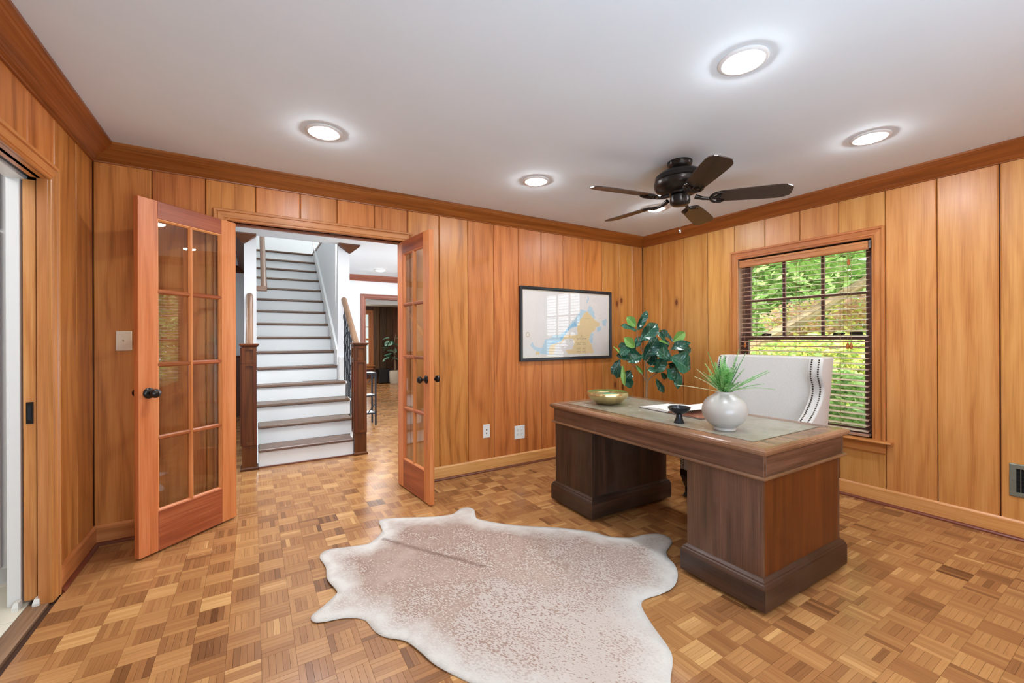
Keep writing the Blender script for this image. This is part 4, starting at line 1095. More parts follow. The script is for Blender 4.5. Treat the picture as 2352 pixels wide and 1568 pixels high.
for rgt, up, dp, L, dr, mt, wl in spec: frond(fdir(rgt, up, dp), L, dr, 34, mt, wl)
for k in range(40):
    a = random.uniform(0, 2 * math.pi); e = random.uniform(.66, 1.5)
    v = Vector((math.cos(a) * math.cos(e), math.sin(a) * math.cos(e), math.sin(e) + .12))
    frond(v, random.uniform(.10, .20), random.uniform(.05, .32), 19, M_FERN, random.uniform(.013, .017))
# open book
bk = empty('open_book', (2.45, 1.81, ZD), math.radians(-4), 'open book with a curling white page and brown photo spread on the desk', 'book')
mb = MB(); mb.box(-.142, .142, -.257, .257, 0.0003, .0045, ch=.001); mb.build('cover', M_COVER, bk)
def pagestack(sgn, h, name, mat):
    mb = MB(); prof = []
    for k in range(13):
        t = k / 12; prof.append((sgn * .255 * t, .0085 - .002 * t + h * (math.sin(math.pi * min(.98, t * 1.05 + .06)) ** .7) * (1 - t * .55)))
    prof2 = prof + [(sgn * .255, .0046), (0, .0046)]
    mb.prism(prof2, lambda t, a, z: (t, a, z), -.14, .14); return mb.build(name, mat, bk)
pagestack(1, .016, 'left_pages', M_PAGE); pagestack(-1, .012, 'right_pages', M_PHOTO)
mb = MB(); prof = []
for k in range(15):
    t = k / 14; prof.append((-.17 * t + .01, .016 + .042 * math.sin(math.pi * (t * .72 + .06)) - .004 * t))
th = [(a, z + .0012) for a, z in prof][::-1]
mb.prism(prof + th, lambda t, a, z: (t, a, z), -.135, .14); mb.build('curling_page', M_PAGE, bk)

# ------------------------------------------------------------------ wingback chair behind the desk
chair = empty('wingback_chair', (3.22, 1.74, 0), 0, 'ivory linen wingback chair with bronze nailheads behind the desk', 'chair')
def C(x, y, z): return (x - 3.22, y - 1.74, z)
wing = [(3.335, 1.090), (3.322, 1.055), (3.312, 1.015), (3.312, .975), (3.328, .945), (3.345, .915), (3.345, .870), (3.330, .825), (3.295, .78), (3.235, .722), (3.165, .676), (3.06, .645), (2.95, .635), (2.915, .60), (2.905, .30), (3.40, .30), (3.405, .62), (3.44, .80), (3.505, 1.105), (3.36, 1.106)]
def side_panel(y0, y1, flare):
    mb = MB(); n_ = len(wing)
    mb.prism(wing, lambda t, x, z: C(x, t + flare * 0 * x, z), y0, y1, caps=False)
    mb.off()
    for yy, rev in ((y0, False), (y1, True)):
        for tri in tessellate_polygon([[Vector((a, c, 0)) for a, c in wing]]):
            mb.face([C(wing[i][0], yy + 0, wing[i][1]) for i in tri])
    o = mb.build('wing', M_LINEN, chair)
    bv = o.modifiers.new('soft', 'BEVEL'); bv.width = .010; bv.segments = 3; bv.limit_method = 'ANGLE'; bv.angle_limit = math.radians(50)
    for p in o.data.polygons: p.use_smooth = True
    return o
wr = side_panel(1.352, 1.442, -1)
wl_ = side_panel(2.030, 2.120, 1)
front = wing[:14]
def dense(pts, step):
    out = []; acc = 0.0
    for a, c in zip(pts[:-1], pts[1:]):
        L = math.hypot(c[0] - a[0], c[1] - a[1]); t = step - acc if acc > 0 else 0
        while t < L:
            out.append((a[0] + (c[0] - a[0]) * t / L, a[1] + (c[1] - a[1]) * t / L)); t += step
        acc = L - (t - step)
    return out
def nailrow(parent, y, flare):
    mb = MB()
    for (x, z) in dense(front, .0165):
        yy = y
        mb.lathe([(.0066, 0), (.005, .003), (.002, .0045), (0, .0048)], 7, C(x, yy, z), Vector((-1, 0, .25)).to_track_quat('Z', 'Y').to_matrix().to_4x4())
    mb.build('nailhead_row', M_NAIL, parent, smooth=True, kind='stuff')
for p_, ys_, fl in ((wr, (1.375, 1.420), -1), (wl_, (2.052, 2.097), 1)):
    for y in ys_: nailrow(p_, y, fl)
mb = MB()
bp_ = [(3.43, 1.105), (3.415, 1.095), (3.31, .55), (3.29, .46), (3.40, .42), (3.41, .62), (3.445, .80), (3.51, 1.10), (3.50, 1.107)]
mb.prism(bp_, lambda t, x, z: C(x, t, z), 1.4415, 2.0305)
o = mb.build('backrest', M_LINEN, chair)
mb = MB(); mb.box(*[v - o_ for v, o_ in zip((2.90, 3.40), (3.22, 3.22))], 1.44 - 1.74, 2.03 - 1.74, .21, .36, ch=.012); sr = mb.build('seat_frame', M_LINEN, chair)
mb = MB(); mb.box(2.89 - 3.22, 3.33 - 3.22, 1.445 - 1.74, 2.025 - 1.74, .362, .48, ch=.03); mb.build('seat_cushion', M_LINEN, chair, smooth=True)
mb = MB(); mb.box(2.885 - 3.22, 2.915 - 3.22, 2.03 - 1.74, 2.16 - 1.74, .205, .64, ch=.01); fp_ = mb.build('arm_front', M_LINEN, chair)
mb = MB(); mb.box(2.885 - 3.22, 2.915 - 3.22, 1.31 - 1.74, 1.44 - 1.74, .205, .64, ch=.01); fp2 = mb.build('arm_front', M_LINEN, chair)
for par, ys_ in ((fp_, (2.06, 2.13, 2.152)), (fp2, (1.34, 1.41))):
    mb = MB()
    for y in ys_:
        for k in range(34):
            mb.lathe([(.005, 0), (.0038, .0022), (0, .0034)], 6, C(2.885, y, .215 + k * .0125), Vector((-1, 0, 0)).to_track_quat('Z', 'Y').to_matrix().to_4x4())
    for k in range(10):
        yy = (2.036 if par is fp_ else 1.316) + k * .0125
        mb.lathe([(.005, 0), (.0038, .0022), (0, .0034)], 6, C(2.885, yy, .212), Vector((-1, 0, 0)).to_track_quat('Z', 'Y').to_matrix().to_4x4())
    mb.build('nailhead_row', M_NAIL, par, smooth=True, kind='stuff')
def leg(x, y, dirx):
    mb = MB()
    path = [(0, 0, .21), (-.012, 0, .17), (-.006, 0, .12), (.012, 0, .07), (.006, 0, .03), (-.016, 0, .0)]
    w = [.042, .038, .030, .023, .020, .025]
    rings = []
    for (a, c, z), r_ in zip(path, w):
        rings.append((x + dirx * a - r_ - 3.22, x + dirx * a + r_ - 3.22, y - r_ - 1.74, y + r_ - 1.74, z))
    mb.rectloft(rings[::-1]); mb.build('leg', M_EBONY, chair)
leg(2.930, 2.117, 1); leg(2.930, 1.353, 1); leg(3.36, 2.06, -1); leg(3.36, 1.41, -1)

# ------------------------------------------------------------------ fiddle leaf fig in the corner
fig = empty('fiddle_leaf_fig', (3.44, 2.974, 0), math.radians(-31.5), 'fiddle leaf fig tree with glossy dark leaves in the corner behind the desk', 'plant')
fig.scale = (.97, .97, 1.004)
K = 6.475e-4
def F(zx, zy, dd=0.0): return Vector(((zx - 755) * K, dd, .79 + (1250 - zy) * K))
mb = MB(); mb.lathe([(0, 0.001), (.12, 0.001), (.14, .02), (.165, .26), (.17, .30), (.16, .30), (.152, .27), (0, .265)], 36); mb.build('pot', M_BASKET, fig, smooth=True)
mb = MB(); mb.lathe([(0, .262), (.152, .268)], 30); mb.build('soil', M_SOIL, fig)
BR = [([Vector((0, 0, .26)), Vector((-.008, .0, .5)), F(752, 1540), F(762, 1260)], [.014, .013, .012, .011]),
      ([F(762, 1260), F(752, 1100), F(738, 900), F(680, 700, .02), F(630, 560, .02), F(600, 400, 0)], [.010, .008, .007, .006, .005, .004]),
      ([F(760, 1250), F(690, 1150, -.03), F(610, 1060, -.05), F(500, 960, -.07), F(380, 880, -.06)], [.008, .007, .006, .005, .004]),
      ([F(766, 1245), F(850, 1170, .02), F(960, 1080, .0), F(1070, 950, -.03), F(1130, 820, -.03), F(1170, 620, -.01)], [.008, .007, .006, .005, .004, .003]),
      ([F(740, 950), F(880, 800, .05), F(1040, 740, .07)], [.006, .005, .003])]
for pts, rd in BR:
    mb = MB(); mb.tube(pts, rd, 10); mb.build('trunk' if rd[0] > .012 else 'branch', M_BARK, fig, smooth=True)
def leafmesh(mat, fold, curl, wav, seed):
    rnd = random.Random(seed); mb = MB(); mb.o = (0, 0); nx, ny = 8, 4
    def P(i, j):
        t = i / nx; s = j / ny
        w = .5 * (math.sin(math.pi * t ** .9) ** .7) * (.50 + .70 * t) * (1 + .06 * math.sin(t * 17 + seed)) if 0 < t < 1 else (.0 if t == 0 else .03)
        x = t; y = s * w
        z = fold * abs(s) * w - curl * t * t + wav * math.sin(t * 9 + s * 2 + seed) * abs(s)
        return Vector((x, y, z)), (t, s * w * 2)
    for i in range(nx):
        for j in range(-ny, ny):
            q = [P(i, j), P(i + 1, j), P(i + 1, j + 1), P(i, j + 1)]
            mb.t = .3
            mb.face([a for a, _ in q], [b_ for _, b_ in q])
    me = mb.mesh('leaf', mat, smooth=True)
    for p in me.polygons: p.use_smooth = True
    return me
LD = [leafmesh(M_FIG, .45, .18, .10, 1), leafmesh(M_FIG, .3, .34, .12, 2), leafmesh(M_FIG, .6, .10, .09, 3)]
LY = [leafmesh(M_FIGL, .35, .1, .03, 4), leafmesh(M_FIGL, .5, .25, .02, 5)]
def leaf(b0, b1, width, d0=0.0, d1=0.0, roll=0.0, young=False, var=0):
    a = F(b0[0], b0[1], d0); c = F(b1[0], b1[1], d1); v = c - a; L = v.length * 1.08
    x = v.normalized()
    nrm = Vector((0, -1, .35)); nrm = (nrm - x * nrm.dot(x)).normalized()
    y = nrm.cross(x).normalized()
    Rm = Matrix.Rotation(math.radians(roll), 3, x); y = Rm @ y; z = x.cross(y)
    me = (LY if young else LD)[var % (2 if young else 3)]
    o = inst('leaf', me, fig)
    sy = width * K * 1.34
    Mx = Matrix.Identity(4)
    for i in range(3):
        Mx[i][0] = x[i] * L; Mx[i][1] = y[i] * sy; Mx[i][2] = z[i] * min(L, sy); Mx[i][3] = a[i]
    o.matrix_local = Mx
LEAVES = [((605, 425), (748, 150), 110, 0, -.03, 15, 0, 0), ((590, 370), (445, 230), 130, 0, -.02, -10, 1, 0), ((600, 440), (362, 340), 90, 0, -.06, 20, 0, 1),
          ((655, 595), (915, 340), 210, -.02, -.02, 12, 0, 0), ((645, 430), (690, 330), 90, .03, .08, 0, 0, 2), ((560, 700), (380, 560), 130, -.03, -.08, -15, 1, 0), ((540, 650), (330, 650), 110, .02, .02, 30, 0, 1),
          ((470, 680), (315, 770), 130, -.03, -.1, 10, 0, 1), ((655, 800), (290, 810), 170, -.02, -.06, -8, 0, 0), ((345, 865), (200, 685), 60, -.06, -.1, 50, 1, 1),
          ((655, 825), (425, 910), 140, -.06, -.13, 5, 0, 2), ((700, 850), (865, 575), 200, -.05, -.12, 18, 0, 0), ((600, 700), (650, 545), 110, .02, 0, 0, 0, 1),
          ((1115, 850), (870, 620), 140, -.03, -.06, -12, 0, 2), ((1115, 910), (905, 720), 170, -.06, -.12, 5, 0, 1), ((1095, 850), (1400, 1000), 300, -.07, -.12, -6, 0, 0),
          ((1120, 740), (1365, 610), 150, -.05, -.12, -18, 0, 1), ((1300, 720), (1520, 700), 190, .04, .06, 6, 0, 0), ((1310, 760), (1440, 850), 140, .05, .08, 0, 0, 1),
          ((1185, 610), (1355, 470), 130, -.01, -.04, 10, 1, 0), ((1180, 610), (985, 440), 110, -.01, -.03, 25, 0, 2), ((1075, 610), (1000, 455), 80, .02, .04, 0, 0, 1),
          ((1125, 670), (935, 590), 70, -.03, -.08, 40, 1, 1), ((1130, 720), (1050, 590), 130, .04, .06, 0, 0, 0), ((1010, 960), (795, 900), 150, .04, .07, 0, 0, 2),
          ((890, 1100), (1010, 880), 170, -.02, -.07, 15, 0, 0), ((960, 1070), (775, 1020), 100, -.03, -.07, 25, 0, 1), ((1050, 1020), (1190, 1180), 170, -.05, -.1, -10, 0, 1),
          ((1000, 1100), (1095, 1195), 80, .02, .03, 10, 0, 2), ((1245, 1060), (1230, 1315), 120, -.04, -.08, 10, 0, 1), ((1170, 1020), (1320, 1085), 110, .02, .04, 0, 0, 0),
          ((925, 1190), (1045, 1405), 90, .02, .02, 30, 0, 2), ((310, 880), (170, 1080), 110, -.06, -.09, 12, 0, 1), ((330, 960), (335, 1255), 70, -.1, -.14, 35, 1, 1),
          ((310, 960), (265, 1160), 140, -.03, -.04, 0, 0, 0), ((480, 1050), (370, 1210), 140, -.06, -.1, -10, 0, 1), ((400, 1130), (465, 1315), 130, -.04, -.06, 5, 0, 2),
          ((545, 960), (630, 1090), 50, -.09, -.12, 35, 1, 1), ((735, 900), (690, 800), 110, -.03, -.06, 0, 0, 0), ((1120, 960), (1290, 1080), 150, .03, .05, 0, 0, 2), ((860, 760), (900, 640), 150, .05, .08, 0, 0, 1),
          ((880, 780), (960, 900), 170, .04, .07, 0, 0, 0), ((420, 900), (560, 820), 120, .03, .05, 0, 0, 1), ((600, 760), (500, 640), 120, .04, .09, 0, 0, 2)]
for (b0, b1, w, d0, d1, rl, yg, vr) in LEAVES: leaf(b0, b1, w, d0, d1, rl, bool(yg), vr)

# ------------------------------------------------------------------ cowhide rug
def catmull(pts, n_=6):
    out = []; m = len(pts)
    for i in range(m):
        p0, p1, p2, p3 = (Vector(pts[(i + k - 1) % m]) for k in range(4))
        for k in range(n_):
            t = k / n_
            out.append(.5 * ((2 * p1) + (p2 - p0) * t + (2 * p0 - 5 * p1 + 4 * p2 - p3) * t * t + (3 * p1 - p0 - 3 * p2 + p3) * t ** 3))
    return out
RUG = [(.742, 2.93), (.824, 2.915), (.95, 2.86), (1.08, 2.797), (1.185, 2.766), (1.235, 2.79), (1.285, 2.822), (1.34, 2.816), (1.36, 2.755), (1.325, 2.661), (1.325, 2.577), (1.518, 2.353), (1.735, 2.165), (1.854, 2.047), (1.898, 1.945), (1.99, 1.858), (2.10, 1.835), (2.185, 1.795), (2.205, 1.74), (2.178, 1.688), (2.10, 1.650), (2.038, 1.621), (1.988, 1.567), (1.954, 1.498), (1.885, 1.427), (1.786, 1.375), (1.687, 1.369), (1.60, 1.385), (1.558, 1.378), (1.521, 1.341), (1.467, 1.237), (1.416, 1.118), (1.373, 1.064), (1.283, 1.004), (1.2, .93), (1.08, .90), (1.0, .97), (.9, 1.08), (.78, 1.2), (.68, 1.36),
       (.646, 1.417), (.587, 1.526), (.56, 1.621), (.527, 1.713), (.465, 1.781), (.436, 1.845), (.413, 1.945), (.34, 2.0), (.262, 2.018), (.222, 2.04), (.218, 2.085), (.277, 2.133), (.334, 2.19), (.345, 2.23), (.321, 2.354), (.331, 2.493), (.318, 2.63), (.365, 2.692), (.455, 2.668), (.574, 2.638), (.632, 2.666), (.695, 2.74), (.713, 2.819), (.718, 2.90)]
ol = catmull(RUG, 5)
pv = [Vector((p.x, p.y)) for p in ol]; nb = len(pv)
pa = np.array([(p.x, p.y) for p in pv])
def inside(x, y):
    c = False; j = nb - 1
    for i in range(nb):
        if ((pa[i, 1] > y) != (pa[j, 1] > y)) and (x < (pa[j, 0] - pa[i, 0]) * (y - pa[i, 1]) / (pa[j, 1] - pa[i, 1]) + pa[i, 0]): c = not c
        j = i
    return c
def edist(x, y):
    a = pa; b_ = np.roll(pa, -1, 0); d = b_ - a; t = np.clip(((np.array([x, y]) - a) * d).sum(1) / (d * d).sum(1), 0, 1)
    q = a + d * t[:, None]; return float(np.sqrt(((q - [x, y]) ** 2).sum(1)).min())
inner = []
gx = pa[:, 0].min()
while gx < pa[:, 0].max():
    gy = pa[:, 1].min()
    while gy < pa[:, 1].max():
        x_ = gx + random.uniform(-.006, .006); y_ = gy + random.uniform(-.006, .006)
        if inside(x_, y_) and edist(x_, y_) > .014: inner.append(Vector((x_, y_)))
        gy += .032
    gx += .032
for k in range(60):
    t = k / 59
    for o_ in (-.03, -.018, -.009, 0, .009, .018, .03):
        inner.append(Vector((.68 + .385 * t + .845 * o_, 2.654 - .608 * t + .534 * o_)))
allp = pv + inner
vo, ed, fa, *_ = geometry.delaunay_2d_cdt(allp, [(i, (i + 1) % nb) for i in range(nb)], [], 1, 1e-5)
fa = [tuple(f) for f in fa if inside(*(sum((vo[i] for i in f), Vector((0, 0))) / 3))]
RC = (1.1, 1.9)
S0, S1 = np.array((.68, 2.654)), np.array((1.065, 2.046))
verts = []; rim = []; spn = []
for v in vo:
    e = edist(v.x, v.y)
    z = .0055 + .0035 * min(1, e / .03) + .002 * math.sin(v.x * 7 + v.y * 5) + (.006 * math.exp(-e / .02) * (.5 + .5 * math.sin(v.x * 9 - v.y * 6)))
    verts.append((v.x - RC[0], v.y - RC[1], z)); rim.append(e)
    q = np.array((v.x, v.y)); d = S1 - S0; t = float(np.clip(((q - S0) @ d) / (d @ d), 0, 1)); spn.append(float(np.hypot(*(q - S0 - d * t))))
nv = len(verts)
bnd = {}
for f in fa:
    for i in range(3):
        a, c = f[i], f[(i + 1) % 3]; bnd[(a, c)] = 1
edges = [(a, c) for a, c in bnd if (c, a) not in bnd]
low = {}
for a, c in edges:
    for k in (a, c):
        if k not in low:
            low[k] = len(verts); x_, y_, z_ = verts[k]; verts.append((x_, y_, max(.0006, z_ - .0045))); rim.append(0); spn.append(1)
faces = list(fa) + [(c, a, low[a], low[c]) for a, c in edges]
# spine needs fine vertices: store it per vertex on a subdivided strip
me = bpy.data.meshes.new('cowhide_rug'); me.from_pydata(verts, [], faces)
for nm, vals in (('rim', rim), ('spine', spn)):
    at = me.attributes.new(nm, 'FLOAT', 'POINT'); at.data.foreach_set('value', vals)
me.materials.append(M_RUG)
for p in me.polygons: p.use_smooth = True
rug = bpy.data.objects.new('cowhide_rug', me); COL.objects.link(rug); rug.location = (RC[0], RC[1], 0)
tag(rug, 'brown and white speckled cowhide rug lying on the parquet before the desk', 'rug')

# ------------------------------------------------------------------ hall: staircase
RI, GO, Y0 = .18369, .24654, 4.745
SX0, SX1 = .03, .905
stair = empty('staircase', (.47, Y0, 0), 0, 'straight staircase with brown treads and white risers in the hall', 'stairs')
def S(x, y, z): return (x - .47, y - Y0, z)
def sbox(nm, x0, x1, y0, y1, z0, z1, mat, g=0, par=None, ch=.002):
    mb = MB(); mb.box(x0 - .47, x1 - .47, y0 - Y0, y1 - Y0, z0, z1, grain=g, ch=ch); return mb.build(nm, mat, par or stair)
for i in range(1, 16):
    y = Y0 + (i - 1) * GO; z = i * RI
    xa, xb = (SX0, SX1)
    if i <= 4: xa, xb = -.03, .985 - (.005 * i)
    if i == 1: xa, xb = .035, .915
    if i == 2: xa, xb = .035, .95
    sbox('riser', xa, xb, y + .025, y + .045, z - RI, z - .03, M_RISER)
    d = GO + .025 if i < 15 else 1.05
    sbox('tread', xa, xb, y, y + d, z - .03, z, M_TREAD, ch=.008)
sbox('base_shoe', .038, .912, Y0 + .012, Y0 + .025, 0, .016, M_SHOE)
# sloped skirt board on the right wall, trim edge and lower block
mb = MB()
sk = [(5.66, .93), (8.12, .93 + 2.46 * RI / GO), (8.12, 1.13 + 2.46 * RI / GO), (5.66, 1.12)]
mb.prism([(y, z) for y, z in sk], lambda t, y, z: S(t, y, z), SX1 - .012, SX1); mb.build('skirt_board', M_WHITE, stair)
mb = MB()
ed_ = [(5.655, 1.12), (8.12, 1.12 + 2.465 * RI / GO), (8.12, 1.15 + 2.465 * RI / GO), (5.655, 1.15)]
mb.prism(ed_, lambda t, y, z: S(t, y, z), SX1 - .026, SX1 - .0005); mb.build('skirt_cap', M_WHITE, stair)
sbox('base_block', SX1 + .005, 1.0, 5.62, 5.66, .735, 1.03, M_WHITE)
for i in range(1, 5):       # closed outer string under the first steps
    y = Y0 + (i - 1) * GO
    for xa in (.985 - (.06 if i < 3 else 0), -.05):
        sbox('outer_string', xa, xa + .02, y + .03, y + GO + .03, 0, i * RI - .031, M_WHITE)
def newel(cx, label_side):
    x0, x1 = cx - .061, cx + .061; y0, y1 = 4.735, 4.857
    n0 = sbox('newel_post', x0, x1, y0, y1, .012, 1.178, M_NEWEL, g=2)
    mb = MB(); mb.rectloft([(x0 - o - .47, x1 + o - .47, y0 - o - Y0, y1 + o - Y0, z) for o, z in ((0, 1.178), (.010, 1.180), (.012, 1.190), (.020, 1.194), (.021, 1.206), (.006, 1.210))]); mb.build('cap', M_NEWEL, n0)
    mb = MB(); mb.rectloft([(x0 - o - .47, x1 + o - .47, y0 - o - Y0, y1 + o - Y0, z) for o, z in ((.012, .0), (.012, .02), (.004, .03), (.0, .032))]); mb.build('base_shoe', M_NEWEL, n0)
    for za, zb in ((1.05, 1.150), (.27, .995)):
        # raised frame round a recessed field, on the two faces seen
        for (xa, xb, ya, yb) in ((x0 + .0, x1, y0 - .011, y0),):
            for bx in ((xa, xa + .028, za - .03, zb + .023), (xb - .028, xb, za - .03, zb + .023), (xa + .028, xb - .028, za - .03, za), (xa + .028, xb - .028, zb, zb + .023)):
                mb = MB(); mb.box(bx[0] - .47, bx[1] - .47, ya - Y0, yb - Y0, bx[2], bx[3], ch=.001); mb.build('panel_frame', M_NEWEL, n0)
        for bx in ((y0, y0 + .028, za - .03, zb + .023), (y1 - .028, y1, za - .03, zb + .023), (y0 + .028, y1 - .028, za - .03, za), (y0 + .028, y1 - .028, zb, zb + .023)):
            mb = MB(); mb.box(x0 - .011 - .47, x0 - .47, bx[0] - Y0, bx[1] - Y0, bx[2], bx[3], ch=.001); mb.build('panel_frame', M_NEWEL, n0)
    return n0
newel(-.036, 'left'); newel(.984, 'right')
rp = [(-.03, 0), (.03, 0), (.034, .012), (.03, .028), (.018, .042), (0, .047), (-.018, .042), (-.03, .028), (-.034, .012)]
def rail(cx, y0, z0, y1, z1, nm='handrail', sc=1.0):
    mb = MB(); mb.prism([(a * sc, c * sc) for a, c in rp], lambda t, a, c: S(cx + a, y0 + (y1 - y0) * t, z0 + (z1 - z0) * t + c), 0, 1); 
    mb.uv = [(u * 1.2, v) for u, v in mb.uv]
    return mb.build(nm, M_RAIL, stair, smooth=True)
zt = 1.735; zb_ = zt - (5.66 - 4.857) * RI / GO
rail(.978, 4.857, zb_, 5.66, zt); rail(-.036, 4.857, zb_, 5.66, zt)
ur = rail(.112, 6.02, 1.86, 8.6, 1.86 + 2.58 * RI / GO)
mb = MB(); mb.box(.03 - .47, .146 - .47, 6.0 - Y0, 6.06 - Y0, 1.845, 1.905, grain=0, ch=.006); mb.build('rail_return', M_RAIL, ur)
mb = MB(); mb.tube([S(.032, 6.2, 1.9), S(.08, 6.2, 1.91), S(.11, 6.2, 1.985)], .008, 8); mb.build('rail_bracket', M_IRON, ur, smooth=True)
# wrought-iron balustrade below the right rail
def railz(y): return zb_ + (y - 4.857) * RI / GO
def stepz(y): return max(1, min(5, int((y - Y0) / GO) + 1)) * RI
for k, y in enumerate(np.linspace(4.93, 5.60, 7)):
    zl = stepz(y) + (.002); zh = railz(y)
    mb = MB(); mb.tube([S(.972, y, zl), S(.972, y, zh)], .008, 6); mb.build('baluster', M_IRON, stair)
for k, y in enumerate(np.linspace(4.97, 5.56, 6)):
    zl = railz(y) - .78; 
    pts = []
    for j in range(30):
        t = j / 29; a = t * 3.6 * math.pi; r_ = .055 * (1 - .72 * abs(2 * t - 1))
        pts.append(S(.972 + .012 * math.sin(a), y + .05 * math.sin(a * .9 + k), zl + .12 + .56 * t))
    mb = MB(); mb.tube(pts, .0055, 6); mb.build('scroll', M_IRON, stair, smooth=True)
mb = MB(); mb.tube([S(.972, 4.87, railz(4.87) - .70), S(.972, 5.64, railz(5.64) - .70)], .009, 6); mb.build('bottom_bar', M_IRON, stair)
for yy in (5.12, 5.4):
    mb = MB(); mb.lathe([(0, -.02), (.018, -.012), (.022, 0), (.018, .012), (0, .02)], 12, S(.972, yy, railz(yy) - .22)); mb.build('rosette', M_IRON, stair, smooth=True)

# hall shell
mb = MB()
mb.box(-.09, .03, 5.66, 9.4, 0, 5.2)
tag(mb.build('wall_stair_left', M_HALLWALL), 'pale grey wall running up the left of the stairs', 'wall', kind='structure')
mb = MB()
mb.box(SX1, 1.045, 5.66, 8.2, 0, 2.76)
tag(mb.build('wall_stair_right', M_HALLWALL), 'pale grey wall running up the right of the stairs', 'wall', kind='structure')
mb = MB(); mb.box(SX1 - .012, 1.06, 5.64, 8.25, 2.74, 2.775, grain=1, ch=.004)
tag(mb.build('trim_10', M_RAIL), 'brown cap along the top of the right stair wall', 'moulding', kind='structure')
mb = MB(); mb.box(-.1, 4.2, 9.3, 9.4, 2.0, 5.2); mb.box(4.1, 4.2, 5.5, 9.4, 2.6, 5.2); mb.box(-.1, 4.2, 5.4, 5.5, 2.6, 5.2)
tag(mb.build('wall_upper_floor', M_WHITE), 'white wall of the upper floor past the stair head', 'wall', kind='structure')
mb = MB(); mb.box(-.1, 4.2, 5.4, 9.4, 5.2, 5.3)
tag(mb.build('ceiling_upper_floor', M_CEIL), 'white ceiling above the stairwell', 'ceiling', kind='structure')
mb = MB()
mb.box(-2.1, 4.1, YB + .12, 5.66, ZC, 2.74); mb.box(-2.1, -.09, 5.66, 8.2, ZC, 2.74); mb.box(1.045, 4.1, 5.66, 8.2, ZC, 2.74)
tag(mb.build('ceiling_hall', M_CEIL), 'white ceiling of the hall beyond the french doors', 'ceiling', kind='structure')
bal = empty('upper_balustrade', (1.0, 7.0, 2.775), 0, 'dark iron balusters along the upper floor edge above the stairs', 'railing')
for k in range(11):
    mb = MB(); mb.tube([(0, -1.25 + k * .24, 0), (0, -1.25 + k * .24, .82)], .011, 6); mb.build('baluster', M_IRON, bal)
mb = MB(); mb.box(-.03, .03, -1.3, 1.25, .82, .87, grain=1, ch=.01); mb.build('top_rail', M_RAIL, bal)
# far hall wall with the cased opening
OX0, OX1, OZ = 1.786, 3.3, 2.02
mb = MB()
mb.box(1.045, OX0, 8.2, 8.34, 0, ZC); mb.box(OX1, 4.1, 8.2, 8.34, 0, ZC); mb.box(OX0, OX1, 8.2, 8.34, OZ, ZC); mb.box(-2.1, -.09, 8.2, 8.34, 0, ZC)
tag(mb.build('wall_hall_far', M_HALLWALL), 'pale hall wall around the cased opening to the far room', 'wall', kind='structure')
mb = MB()
mb.box(4.0, 4.1, YB + .12, 8.34, 0, ZC); mb.box(-2.1, -2.0, YB + .12, 8.34, 0, ZC)
tag(mb.build('wall_hall_sides', M_HALLWALL), 'pale side walls of the hall, out of sight', 'wall', kind='structure')
mb = MB(); mb.box(XL - .12, DX0 - .02, YB + .12, YB + .14, 0, ZC); mb.box(DX1 + .02, 4.1, YB + .12, YB + .14, 0, ZC); mb.box(DX0 - .02, DX1 + .02, YB + .12, YB + .14, DZ + .02, ZC); mb.box(-2.1, XL - .12, YB + .1, YB + .14, 0, ZC)
tag(mb.build('wall_hall_near', M_HALLWALL), 'hall side of the french door wall', 'wall', kind='structure')
mb = MB(); mb.box(-2.1, XL - .0, YB + .12, 8.3, -.1, -.0005)
tag(mb.build('floor_hall_left', M_TREAD), 'dark floor of the left hall end', 'floor', kind='structure')
fc = st('trim_11', 'reddish casing of the far hall opening', 'door frame')
casing(fc, lambda a, z, o: (a, 8.2 - o, z), OX0, OX1, 0, OZ, M_HALLTRIM)
for (xa, xb, za, zb, g) in ((OX0, OX0 + .012, 0, OZ, 2), (OX1 - .012, OX1, 0, OZ, 2), (OX0, OX1, OZ - .012, OZ, 0)):
    mb = MB(); mb.box(xa, xb, 8.198, 8.342, za, zb, grain=g); mb.build('jamb', M_HALLTRIM, fc)
run('trim_12', crown_prof, lambda t, o, z: (t, 8.2 - o, ZC + z), 1.045, 4.0, M_HALLTRIM, 'reddish crown moulding on the far hall wall')
run('trim_13', crown_prof, lambda t, o, z: (t, 8.2 - o, ZC + z), -2.0, -.09, M_NEWEL, 'dark crown moulding at the left hall end')
run('trim_14', crown_prof, lambda t, o, z: (-.09 - o, t, ZC + z), lambda o, z: 5.66 - o, 8.2, M_NEWEL, 'dark crown moulding on the outside of the left stair wall')
run('trim_15', base_prof, lambda t, o, z: (t, 8.2 - o, z), 1.045, OX0 - .08, M_HALLTRIM, 'reddish baseboard of the far hall wall', 'baseboard')
def crown_end(left):
    mb = MB(); rings = []
    for o, z in ((.001, -CD), (.012, -.1), (.016, -.092), (.03, -.088), (.04, -.076), (.062, -.056), (.09, -.036), (.1, -.026), (.106, -.02), (CP, -.014), (CP, 0)):
        k = o / CP
        if left: rings.append((-.09 - o, -.09 + .12 * k, 5.66 - o, 5.66 + .02, ZC + z))
        else: rings.append((1.045 - .14 * k, 1.045 + o, 5.66 - o, 5.66 + .02, ZC + z))
    mb.rectloft(rings); return mb
tag(crown_end(False).build('trim_16', M_DARKPANEL), 'dark crown moulding block on the end of the right stair wall', 'moulding', kind='structure')
tag(crown_end(True).build('trim_17', M_DARKPANEL), 'dark crown moulding block on the end of the left stair wall', 'moulding', kind='structure')
